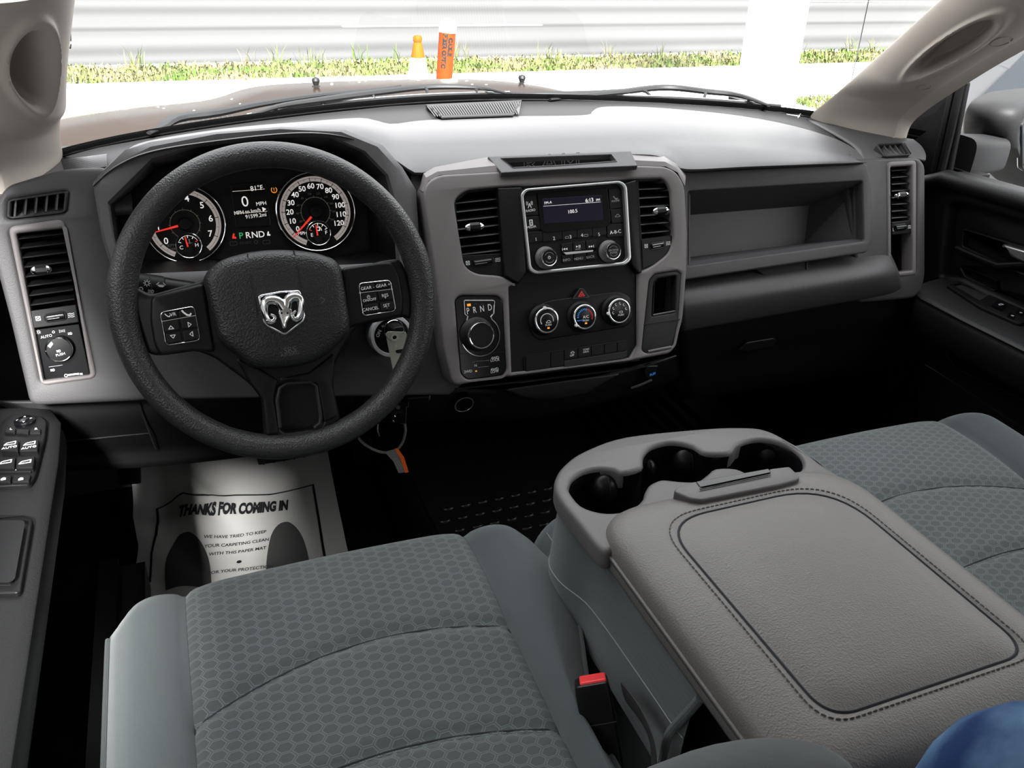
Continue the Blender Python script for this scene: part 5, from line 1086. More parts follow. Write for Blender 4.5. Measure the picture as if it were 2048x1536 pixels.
# button pods
def pod(frame4, cells, parent, split):
    b = MB(); b.plate(FW, [rnd(FW.pts(frame4, .010), .006), rnd([tuple(Vector((sum(q[0] for q in FW.pts(frame4, .010)) / 4, sum(q[1] for q in FW.pts(frame4, .010)) / 4)).lerp(Vector(q), .93)) for q in FW.pts(frame4, .010)], .005)], .006, .0115, CHROME, .0008, True)
    b.line(FW, FW.pts(split, .0105), .0009, CHROME, .0102); pd = b.build('button_pod', parent, 50); pd['label'] = 'thin chrome outlined button pod'
    b = MB(); b.plate(FW, [rnd(FW.pts(frame4, .010), .006)], .004, .0092, GLOSS, .0003); b.build('pod_base', pd)
    for px4, marks in cells: btn(FW, px4, .009, .0125, pd, marks, SATIN, .002, 'button', .0012)
pod([(319, 624), (389, 611), (402, 681), (331, 692)], [
 ([(323, 628), (353, 622), (356, 636), (325, 641)], [('t', 'VR', 346, 629, .0058), ('i', 335, 630, 'phone', .0026)]),
 ([(357, 622), (387, 616), (390, 630), (359, 635)], [('i', 373, 625, 'phone', .0046)]),
 ([(326, 645), (357, 639), (360, 660), (330, 665)], [('i', 342, 655, 'tri_up', .0028)]),
 ([(361, 638), (391, 633), (395, 655), (364, 659)], [('i', 379, 649, 'tri_r', .0028)]),
 ([(331, 668), (361, 663), (364, 683), (335, 688)], [('i', 346, 673, 'tri_dn', .0028)]),
 ([(365, 662), (396, 658), (399, 678), (368, 683)], [('i', 383, 668, 'tri_l', .0028)])], st, [(323, 643), (391, 631)])
pod([(716, 566), (781, 559), (793, 622), (725, 633)], [
 ([(720, 570), (748, 565), (750, 579), (722, 583)], [('t', 'GEAR -', 735, 576, .0056)]),
 ([(752, 564), (779, 561), (783, 574), (754, 578)], [('t', 'GEAR +', 766, 571, .0056)]),
 ([(723, 589), (751, 584), (754, 603), (727, 607)], [('i', 737, 594, 'power', .0026), ('t', 'ON/OFF', 739, 600, .0048)]),
 ([(756, 583), (784, 580), (787, 599), (759, 602)], [('t', 'RES', 770, 591, .0056), ('t', '+', 771, 595.5, .0052)]),
 ([(728, 610), (754, 606), (757, 624), (730, 628)], [('t', 'CANCEL', 741, 618, .0055)]),
 ([(759, 605), (787, 602), (790, 617), (784, 621), (762, 623)], [('t', 'SET', 773, 611, .0056), ('t', '-', 774, 615, .0052)])], st, [(718, 586), (785, 578)])

# ================================================================ COLUMN, STALK, IGNITION
co = thing('column_shroud', 'black column shroud behind the steering wheel', 'steering column cover', tuple(FW.P(.02, -.05, -.16)))
b = MB(); rings = []
for k_, (n, hw, hh, dv) in enumerate([(-.03, .045, .035, 0), (-.045, .075, .045, -.015), (-.08, .085, .055, -.025), (-.14, .09, .06, -.03), (-.17, .09, .06, -.03)]):
    rings.append([FW.P(.015 + (abs(math.cos(t)) ** .55) * math.copysign(1, math.cos(t)) * hw, dv + (abs(math.sin(t)) ** .55) * math.copysign(1, math.sin(t)) * hh, n) for t in [j * 2 * math.pi / 40 for j in range(40)]])
b.loft(rings, SATIN, True); b.build('shroud_shell', co, 50)
sk = thing('turn_signal_stalk', 'black stalk with white symbols left of the steering column', 'stalk', tuple(FW.w(330, 577, -.05)))
a_, c_ = FW.w(268, 572, -.05), FW.w(415, 585, -.06); b = MB()
b.tube([c_, c_.lerp(a_, .5), a_.lerp(c_, .40)], [.011, .0135, .0145], SATIN, 18); b.build('arm', sk)
b = MB(); b.tube([a_.lerp(c_, .39), a_.lerp(c_, .36), a_.lerp(c_, .1), a_], [.0150, .0155, .0165, .0160], BLACK, 24)
FK = Frame(a_.lerp(c_, .25) + FW.N * .0158, c_ - a_, FW.V); 
b.text(FK, '\u2261D \u263c \u2194', -.006, .004, .010, WHITE, .0004); icon(b, FK, 303, 583, 'lamp', WHITE, .0006, .0030); icon(b, FK, 282, 578, 'o', WHITE, .0006, .0034); b.tube([a_.lerp(c_, .24) + (FW.V * math.cos(t) + FW.N * math.sin(t)) * .0165 for t in [k * .2618 for k in range(24)]], .0008, DEEP, 5, closed=True)
b.build('end_grip', sk)
IGF = tau(onY(783, 672, 1.088), 14); IG = IGF.O
ig = thing('ignition_switch', 'ignition switch with silver ring beside the steering wheel spoke', 'ignition switch', tuple(IG))
r = .031
b = MB(); b.lathe(IGF, 0, 0, [(r, -.03), (r, .0), (r * .97, .003), (r * .84, .003), (r * .80, .0)], mat('pale_silver_ring', (.55, .55, .56), .4, .2), 48, caps=False); tag(b.build('ring', ig), 'pale silver ring')
b = MB(); b.lathe(IGF, 0, 0, [(r * .81, -.03), (r * .81, .0005), (0, .0005)], BLACK, 40); b.text(IGF, 'ON', -.018, .006, .007, WHITE, .001, rot=60); b.text(IGF, 'RUN', -.008, .017, .005, GREYM, .001, rot=20); b.build('lock_face', ig)
ky = thing('ignition_key', 'black key in the ignition with a wire ring through its head', 'key', tuple(IGF.P(.004, .002, .004)))
b = MB(); b.rbox(IGF, -.006, -.018, .012, .020, .002, .040, SATIN, .006, .002); b.build('key_head', ky)
b = MB(); kc = IGF.w(788, 658, .044); kf = Frame(kc, IGF.U, IGF.V); b.tube([kf.P(.0135 * math.cos(k * .21), .0145 * math.sin(k * .21) - .002, .002 * math.sin(k * .21)) for k in range(30)], .0007, CHROME, 6, closed=True); tag(b.build('wire_ring', ky), 'thin wire ring')
tg = thing('key_tag', 'pale grey-green paper tag hanging from the ignition key', 'key tag', tuple(IGF.w(790, 700, .042)))
TGM = mat('pale_paper_tag', (.36, .37, .31), .7); TF = Frame(IGF.w(795, 665, .043), (.995, 0, -.06), (0, .10, .99))
b = MB(); tp = [(771, 668), (776, 663), (812, 664), (818, 690), (814, 762), (790, 760)]
b.plate(TF, [rnd(TF.pts(tp), .002), circ(*TF.px(789, 674.5), .0032, 14)], -.0006, .0006, TGM, .0001)
tgb = b.build('paper_tag', tg); b = MB(); c0 = TF.px(789, 674.5); b.lathe(TF, *c0, [(.0055, -.0003), (.0055, .0012), (.0030, .0012)], mat('tag_eyelet', (.45, .45, .40), .5), 20, caps=False); b.lathe(TF, *TF.px(790, 692), [(.0026, .0005), (.0022, .001), (0, .001)], TGM, 12); b.build('eyelet', tgb)
# hood release style bracket, cable and warning label below the column
br = thing('brake_latch_bracket', 'black metal bracket with a chrome button hanging under the steering column', 'bracket', tuple(onY(800, 830, 1.135)))
Fk = tau(onY(800, 820, 1.135), -5); gold = mat('worn_metal_edge', (.45, .38, .28), .35, .8)
bp_ = [(783, 842), (782, 800), (800, 785), (817, 783), (817, 812), (813, 814), (811, 848)]
b = MB(); b.plate(Fk, [Fk.pts(bp_)], -.006, 0, BLACK, .0004); b.line(Fk, Fk.pts([(783, 843), (811, 848), (813, 814), (817, 813), (817, 785)]), .0007, gold, .0); b.build('plate', br)
b = MB(); u, v = Fk.px(796, 834); b.lathe(Fk, u, v, [(.0092, 0), (.0095, .004), (.0082, .006)], CHROME, 28, caps=False); b.lathe(Fk, u, v, [(.0082, .0045), (0, .0048)], SATIN, 28); b.lathe(Fk, *Fk.px(796, 814), [(.0036, 0), (.003, .002), (.0012, .002)], gold, 16); tag(b.build('button', br), 'chrome ringed button')
b = MB(); b.tube([Fk.w(815, 797, .01), Fk.w(858, 793, .012)], .0045, SATIN, 12); b.tube([Fk.w(856, 793, .012), Fk.w(859, 793, .012)], .0058, TRAYM, 12); b.tube([Fk.w(858, 800, .0), Fk.w(866, 812, .0), Fk.w(862, 820, .0)], .002, SATIN, 8); b.build('pin', br)
wr = thing('wiring_loop', 'thin grey cable loop hanging below the dashboard', 'cable', tuple(onY(790, 890, 1.14)))
b = MB(); b.tube(spline([onY(x, y, Y_) for x, y, Y_ in ((715, 872, 1.20), (725, 885, 1.17), (745, 898, 1.15), (768, 905, 1.14), (790, 902, 1.14), (805, 885, 1.14), (811, 862, 1.14), (809, 845, 1.145))], 8), .0022, mat('grey_cable', (.16, .15, .14), .5), 8); b.tube([onY(756, 848, 1.15), onY(755, 858, 1.145), onY(759, 872, 1.15)], .001, gold, 6); wr_ = b.build('cable', wr)
wt = thing('warning_tag', 'small folded label, grey with an orange edge, wrapped round the cable', 'label tag', tuple(onY(790, 905, 1.135)))
Fq = tau(onY(790, 910, 1.135), 12)
b = MB(); b.plate(Fq, [rnd(Fq.pts([(769, 904), (793, 897), (806, 915), (816, 944), (797, 946), (786, 922)]), .001)], -.0006, .0006, mat('grey_label', (.15, .15, .15), .6), .0001)
b.plate(Fq, [Fq.pts([(789, 897), (795, 896), (808, 914), (817, 944), (810, 945), (801, 918)])], .0007, .0014, mat('orange_label_edge', (.85, .13, .01), .5), .0001)
for dx in (0, 6, 12): b.line(Fq, Fq.pts([(786 + dx * .5, 916), (797 + dx, 938)]), .0007, GREYM, .0007)
b.build('label', wt)
# pedals
def pedal(name, label, px4, Y, m=RUBBER, ribs=5, arm=True, tilt=-25):
    F = tau(onY(px4[0][0], px4[0][1], Y), tilt); t = thing(name, label, 'pedal', tuple(F.O)); P = F.pts(px4)
    b = MB(); b.plate(F, [rnd(P, .006)], -.012, 0, m, .003, True)
    for i in range(ribs):
        f_ = (i + .5) / ribs; a = Vector(P[0]).lerp(Vector(P[1]), f_); c = Vector(P[3]).lerp(Vector(P[2]), f_); b.line(F, [a.lerp(c, .1), a.lerp(c, .9)], .003, m, 0, .002)
    b.build('pad', t)
    b = MB(); u = (P[0][0] + P[1][0]) / 2; b.tube([F.P(u, P[0][1], -.01), F.P(u, P[0][1] + .12, -.02), F.P(u, P[0][1] + .25, .02)], .007, BLACK, 8); b.build('arm', t)
pedal('brake_pedal', 'wide brake pedal just above the paper mat', [(500, 880), (620, 865), (618, 918), (520, 938)], 1.60)
pedal('accelerator_pedal', 'ribbed accelerator pedal right of the paper mat', [(700, 885), (746, 880), (738, 938), (714, 942)], 1.62, mat('dusty_pedal_rubber', (.022, .017, .013), .7), 7)
pedal('parking_brake_pedal', 'small ridged parking brake pedal at the left corner of the footwell', [(236, 925), (282, 928), (283, 968), (238, 972)], 1.45, SATIN, 6)
# ================================================================ PILLARS
def sm(a, b_, x): t = max(0, min(1, (x - a) / (b_ - a))); return t * t * (3 - 2 * t)
def pillar(sx, label):
    rowsP = [((1604, 240, .70), (1789, 274, .755)), ((1650, 206, .69), (1800, 241, .755)), ((1700, 163, .675), (1826, 215, .752)), ((1750, 118, .66), (1872, 182, .745)), ((1815, 59, .64), (1960, 125, .735)), ((1880, 0, .62), (2048, 73, .72)), ((1960, -70, .60), (2150, 5, .70))]
    A = [onX(*a) for a, _ in rowsP]; B = [onX(*b_) for _, b_ in rowsP]
    NJ = 130; NI = 90; A = resample(spline(A, 8), NJ); B = resample(spline(B, 8), NJ)
    rows = []
    for j, (a, c) in enumerate(zip(A, B)):
        r = []
        for i in range(NI + 1):
            u = i / NI; v = j / (NJ - 1); p = a.lerp(c, u); nrm = Vector((-.80, -.45, -.35)).normalized()
            bul = (.012 + .030 * sm(.22, .42, v)) * math.sin(math.pi * u) ** .7
            p = p + nrm * bul
            # grab handle opening: an oval trough with a raised outer lip
            cu_ = (.54 if sx > 0 else .64) + .06 * (v - .62); d = math.hypot((u - cu_) / .17, (v - .68) / .20)
            rr = Vector(p)
            rr = p - nrm * .042 * sm(1.02, .55, d) + nrm * .006 * math.exp(-((d - 1.15) / .13) ** 2)
            r.append(rr)
        rows.append([A[j] + Vector((.02, .02, -.006))] + r + [B[j] + Vector((.03, .0, -.01))])
    rows = [[Vector((p.x * sx, p.y, p.z)) for p in r] for r in rows]
    t = thing('pillar_trim', label, 'pillar trim', tuple(rows[0][40]), 'windshield pillar trims with grab handle openings')
    b = MB().grid(rows, PILL); b.build('trim_shell', t, 60)
    for (j, i, rr) in (((50, 72, .011), (97, 78, .015)) if sx > 0 else ((92, 8, .013),)):
        c = rows[j][i]; n_ = (rows[j][i + 1] - rows[j][i - 1]).cross(rows[j + 1][i] - rows[j - 1][i]).normalized()
        if n_.dot(CAM - c) < 0: n_ = -n_
        F = Frame(c, (rows[j][i + 1] - rows[j][i - 1]), n_.cross(rows[j][i + 1] - rows[j][i - 1])); 
        b = MB(); b.tube([F.P(rr * math.cos(k * .25), rr * 1.1 * math.sin(k * .25), .0) for k in range(25)], .0007, mat('pillar_cap_edge', (.30, .27, .24), .6), 5); b.build('clip_cap', t)
    return t
pillar(1, 'beige pillar trim on the passenger side with an oval grab handle opening')
pillar(-1, 'beige pillar trim on the driver side, cut by the left edge of the picture')

# ================================================================ DOORS
DX = .86
def door(sx, label, name_pts=True):
    FD_ = Frame((DX * sx, 1.0, .5), (0, -sx, 0), (0, 0, 1)) ; mir = lambda p: Vector((p.x * sx, p.y, p.z))
    t = thing('cabin_side_panel', label, 'car door', (DX * sx, .5, .3), 'front doors of the truck')
    def W(u, v, n): return mir(Vector((DX - n, u, v)))      # u = world Y, v = world Z, n = into the cabin
    def plate(outs, n0, n1, m, bev, nm, par=t, ang=50):
        b = MB(); G = Frame((DX * sx, 0, 0), (0, -1, 0) if sx > 0 else (0, 1, 0), (0, 0, 1)); s_ = -1 if sx > 0 else 1
        b.plate(G, [[(u * s_, v) for u, v in o] for o in outs], n0, n1, m, bev, True); return b.build(nm, par, ang)
    def P2(l, X=None): return [(lambda p: (p.y, p.z))(onX(x, y, X or DX)) for x, y in l]
    sill = P2([(1842, 385), (1858, 356), (1900, 345), (2048, 386)]); sl_ = (sill[3][1] - sill[2][1]) / (sill[3][0] - sill[2][0]); far = (-.35, sill[3][1] + sl_ * (-.35 - sill[3][0]))
    low = P2([(1835, 1010), (1838, 560)])
    rec = P2([(1889, 412), (1909, 407), (2048, 449)], DX - .02); rfar = (.62, rec[2][1] - .01); rb_ = P2([(1917, 553)], DX - .02)[0]
    rch = rnd([rec[0], rec[1], rec[2], (.62, rec[2][1] + .02), (.62, rb_[1] - .02), (rb_[0] , rb_[1] - .005), P2([(1873, 552)], DX - .02)[0]], [.01, .01, 0, .02, .01, .005, .005])
    plate([rnd([sill[0], sill[1], sill[2], sill[3], far, (-.35, .06), (low[0][0], .06), low[0], low[1]], [.0, .02, .0, 0, 0, .03, .05, 0, 0]), rch], -.05, .012, DOORM, .012, 'door_panel')
    plate([rnd([(p[0] + .0, p[1]) for p in rch], 0)], -.045, -.014, DOORM, .002, 'recess_panel')
    # pull cup and lever
    cup = P2([(1925, 454), (2048, 492), (2048, 562), (2000, 534), (1917, 497)], DX); cup += []
    plate([rnd(P2([(1920, 455), (2080, 503), (2080, 600), (1990, 580), (1915, 560)], DX), .012), rnd(P2([(1928, 462), (2070, 507), (2070, 556), (2000, 527), (1924, 492)], DX), .006), rnd(P2([(1921, 534), (1990, 560), (1990, 580), (1930, 552)], DX), .004)], -.02, .0, BLACK, .003, 'handle_bezel')
    b = MB(); G = Frame((DX * sx, 0, 0), (0, -1, 0) if sx > 0 else (0, 1, 0), (0, 0, 1)); s_ = -1 if sx > 0 else 1
    b.plate(G, [rnd([(u * s_, v) for u, v in P2([(2012, 487), (2075, 505), (2085, 540), (2030, 512)], DX)], .004)], -.012, .012, mat('dull_chrome_lever', (.40, .40, .41), .25, .9), .004, True); b.build('release_lever', t, 60)
    b = MB(); b.tube([W(*p, .004) for p in P2([(1917, 496), (1960, 515), (2000, 531), (2060, 528)], DX)], .006, SATIN, 10); b.build('pull_bar', t)
    # upper sill roll
    b = MB(); b.tube([W(u, v - .012, .006) for u, v in (sill[1], sill[2], sill[3], far)], .022, DOORM, 14, flat_=.8); b.build('sill_roll', t)
    # armrest
    AZ = .527; X0, X1 = .722, DX + .01
    sec = [(X1, AZ - .075), (X0 + .035, AZ - .085), (X0 + .006, AZ - .055), (X0, AZ - .025), (X0 + .004, AZ - .008), (X0 + .014, AZ), (X1, AZ + .002)]
    sec = [tuple(p) for p in spline([(*p, 0) for p in sec], 4)]
    rows = []
    for k, y in enumerate([1.165, 1.155, 1.14, 1.10, 1.0, .8, .6, .4, .1, -.3]):
        sh = (.09, .05, .018, .004, 0, 0, 0, 0, 0, 0)[k]; 
        rows.append([mir(Vector((min(X1, p[0] + sh), y, p[1] + .01 * max(0, (.9 - y)) * .5))) for p in sec])
    b = MB(); b.grid(rows, DOORM, True); b.build('armrest', t, 60)
    # lower pocket crease
    b = MB(); b.tube([W(*p, .012) for p in P2([(1894, 628), (1890, 680), (1895, 715), (1915, 740), (2048, 802), (2250, 900)], DX - .015)], .006, SATIN, 8)
    b.tube([W(*p, .012) for p in P2([(1848, 730), (1920, 775), (2048, 862), (2200, 965)], DX - .015)], .0016, DARK, 6); b.build('pocket_edge', t)
    # sail panel and window frame
    sail = P2([(1792, 278), (1826, 218), (1858, 196), (1928, 158), (1934, 166), (1898, 352), (1856, 362), (1846, 372), (1838, 300)], DX)
    plate([rnd(sail, .003)], -.012, .0, BLACK, .006, 'sail_panel')
    wf = P2([(1902, 348), (1921, 270), (1943, 172), (1950, 158), (2048, 82), (2200, -20)], DX + .01)
    b = MB(); b.tube([W(p[0] + .010, p[1], .006) for p in wf], .008, BLACK, 10); b.tube([W(p[0] + .024, p[1], .010) for p in wf[:3]], .006, BLACK, 10); b.build('window_frame', t)
    return t, W, P2, AZ, X0
dR, WR, P2R, AZ, AX0 = door(1, 'black passenger door panel under the side window, with recessed pull handle')
dL, WL, P2L, _, _ = door(-1, 'black driver door panel at the left edge, with the window switches on its armrest')
# glass of the side windows
for k, sx in ((2, 1), (3, -1)):
    wp = P2R([(1902, 348), (1921, 270), (1943, 172), (1950, 158), (2048, 82), (2200, -20)], .815); top = (.25, 1.17); bot = (-.30, wp[0][1] + .03); bt = (-.30, 1.17)
    pl = [Vector(((DX + .014) * sx, p[0], p[1])) for p in wp + [top, bt, bot]]; tp_ = [Vector((p.x - .004 * sx, p.y, p.z)) for p in pl]
    o = MB().add(pl, [list(range(len(pl)))], GLASS).build('window_%d' % k, weld=False); struct(o, 'side window glass')
# passenger armrest controls
FA = Frame((.76, .98, AZ + .004), (0, -1, 0), (1, 0, 0)); FA.N = Vector((0, 0, 1))
def FApx(l, z=AZ + .004): return [(lambda p: (-(p.y - .98), p.x - .76))(onZ(x, y, z)) for x, y in l]
FA = Frame((.76, .98, AZ + .003), (1, 0, 0), (0, 1, 0))
b = MB(); fr_ = [(1891, 573), (1918, 564), (2062, 622), (2050, 650), (2035, 651), (1960, 618)]
b.plate(FA, [rnd(FA.pts(fr_), .006), rnd(FA.pts([(1905, 573), (1922, 570), (1978, 592), (1958, 604)]), .004)], -.006, .004, SATIN, .0015, True)
wsw = b.build('switch_plate', dR)
b = MB(); b.plate(FA, [FA.pts([(1905, 573), (1922, 570), (1978, 592), (1958, 604)])], -.02, .0005, DEEP, .0003); b.build('tray_floor', wsw)
btn(FA, [(1984, 609), (1996, 600), (2013, 606), (2004, 618)], .003, .009, wsw, [('i', 2001, 609, 'window', .004)], GLOSS, .001, 'window_switch')
btn(FA, [(2014, 632), (2020, 624), (2032, 629), (2028, 638)], .003, .006, wsw, [('i', 2024, 631, 'lock', .003)], GLOSS, .001, 'lock_button')
btn(FA, [(2031, 625), (2037, 619), (2050, 624), (2044, 632)], .003, .006, wsw, [('i', 2041, 625, 'lock', .003)], GLOSS, .001, 'lock_button')
# driver armrest controls
FZ = Frame((-.76, .85, AZ + .002), (1, 0, 0), (0, 1, 0))
pn = [(10, 846), (26, 833), (84, 838), (95, 848), (92, 880), (72, 960), (62, 975), (-10, 980), (-40, 960), (-20, 880)]
b = MB(); b.plate(FZ, [rnd(FZ.pts(pn), .006)], -.006, .005, SATIN, .002, True); sp_ = b.build('switch_panel', dL, 50)
b = MB(); u, v = FZ.px(50, 844, .006); b.lathe(FZ, u, v, [(.0125, .005), (.0125, .0085), (.010, .010), (0, .0095)], GLOSS, 30)
for k, (dx, dy, kd) in enumerate(((0, .007, 'tri_up'), (0, -.007, 'tri_dn'), (.0078, 0, 'tri_r'), (-.0078, 0, 'tri_l'))):
    s_ = .0016; b.add([FZ.P(u + dx - s_ * (1 if k < 2 else .7), v + dy - s_ * (1 if k != 1 else -1), .0104), FZ.P(u + dx + s_ * (1 if k < 2 else (-1 if k == 3 else 1)), v + dy - (s_ if k == 0 else (-s_ if k == 1 else 0)), .0104), FZ.P(u + dx + (0 if k < 2 else (-s_ * .7 if k == 2 else s_ * .7)), v + dy + (s_ if k != 1 else -s_), .0104)], [[0, 1, 2]], WHITE)
b.build('mirror_pad', sp_)
for px4, mk, h in (
  ([(11, 856), (32, 857), (30, 866), (8, 865)], [('t', 'L', 22, 858, .006)], .008), ([(33, 857), (59, 858), (57, 867), (31, 866)], [], .008), ([(60, 858), (82, 857), (81, 866), (58, 867)], [('t', 'R', 72, 858, .006)], .008),
  ([(5, 880), (38, 881), (36, 902), (2, 901)], [('i', 20, 887, 'window', .0050), ('t', 'AUTO', 19, 895, .006)], .012), ([(40, 881), (78, 879), (75, 901), (38, 902)], [('i', 59, 887, 'window', .0050), ('t', 'AUTO', 58, 895, .006)], .012),
  ([(-4, 914), (31, 914), (29, 936), (-8, 936)], [('i', 11, 924, 'window', .0050)], .012), ([(33, 914), (70, 912), (66, 935), (31, 936)], [('i', 50, 924, 'window', .0050)], .012),
  ([(-8, 938), (64, 937), (62, 943), (-10, 944)], [('i', 28, 939, 'box', .0032)], .008),
  ([(-14, 950), (23, 950), (21, 964), (-16, 964)], [('i', 7, 957, 'lock', .0035)], .009), ([(26, 950), (62, 949), (58, 963), (23, 964)], [('i', 42, 957, 'lock', .0035)], .009)):
    btn(FZ, px4, .004, h, sp_, mk, SATIN, .002, 'switch', .0012)
b = MB(); po = [(-60, 1035), (58, 1037), (68, 1045), (44, 1188), (36, 1193), (-80, 1196)]; pi = [(-60, 1050), (44, 1050), (48, 1054), (28, 1165), (22, 1170), (-80, 1172)]
b.plate(FZ, [rnd(FZ.pts(po), .006), rnd(FZ.pts(pi), .005)], -.004, .005, SATIN, .002, True); b.plate(FZ, [rnd(FZ.pts(pi), .004)], -.003, .0006, DEEP, .0002); b.build('pull_pocket', dL, 50)
# sill plate beside the driver seat
b = MB(); b.box((-.715, .55, .09), (.05, 1.5, .06), DARK); b.box((-.745, .55, .12), (.03, 1.5, .04), SATIN); o = b.build('trim_1'); struct(o, 'door sill trim strip')
b = MB(); b.box((.735, .55, .09), (.05, 1.5, .06), DARK); o = b.build('trim_2'); struct(o, 'door sill trim strip')
# kick panel by the passenger footwell
b = MB(); kp = [onX(1790, 720, .73), onX(1838, 715, .73), onX(1838, 880, .73), onX(1790, 880, .73)]
b.plate(tau(onY(1815, 800, 1.25), -8), [rnd(tau(onY(1815, 800, 1.25), -8).pts([(1782, 740), (1800, 724), (1842, 722), (1842, 900), (1782, 900)]), [.02, .02, .02, 0, 0])], -.06, 0, DARK, .01, True); o = b.build('trim_3'); struct(o, 'kick panel at the front of the passenger door opening')

# ================================================================ DOOR MIRROR outside
FM = Frame((1.13, 1.36, .80), Vector((.86, .50, 0)), (0, 0, 1))
mt_ = thing('door_mirror', 'large black door mirror outside the passenger window', 'door mirror', (1.10, 1.36, .70))
o_ = FM.pts([(x + 26, y + 6) for x, y in [(1966, 262), (1975, 215), (1998, 190), (2048, 175), (2150, 172), (2170, 230), (2160, 380), (2100, 392), (2030, 372), (2000, 340), (1975, 300)]]); o_ = [tuple(p[:2]) for p in spline([(*p, 0) for p in o_], 4, True)]
c0 = Vector((sum(p[0] for p in o_) / len(o_), sum(p[1] for p in o_) / len(o_)))
MIRM = mat('weathered_black_mirror_plastic', (.008, .008, .0085), .6, spec=.15); grain(MIRM, 500, .2)
rings = [[FM.P(*(c0 + (Vector(p) - c0) * k_), h) for p in o_] for k_, h in ((.3, -.12), (.75, -.11), (.95, -.07), (1.0, -.02), (1.0, .02), (.97, .035), (.93, .036), (.90, .025))]
b = MB(); b.loft(rings, MIRM, True); b.build('housing', mt_, 60)
gl_ = FM.pts([(2034, 250), (2048, 222), (2130, 215), (2140, 340), (2060, 352), (2036, 335)], .03)
b = MB(); b.plate(FM, [rnd(gl_, .01), rnd([tuple(Vector(p) * .97 + Vector((sum(q[0] for q in gl_) / 6, sum(q[1] for q in gl_) / 6)) * .03) for p in gl_], .01)], .028, .04, MIRM, .002, True); b.build('glass_rim', mt_)
b = MB(); b.plate(FM, [rnd(gl_, .01)], .028, .034, mat('mirror_glass', (.8, .8, .8), .02, 1), .0005); b.build('mirror_glass', mt_)
b = MB(); A_ = FM.w(1985, 305, .0); Bm = onX(1915, 312, .90)
rings = []
for k in range(9):
    f_ = k / 8; c = Bm.lerp(A_, f_); h = .040 - .006 * f_; 
    rings.append([c + Vector((0, math.copysign(abs(math.cos(t_)) ** .5, math.cos(t_)) * .040, math.copysign(abs(math.sin(t_)) ** .5, math.sin(t_)) * h)) for t_ in [j * 2 * math.pi / 24 for j in range(24)]])
b.loft(rings, MIRM, True); b.build('arm', mt_, 60)

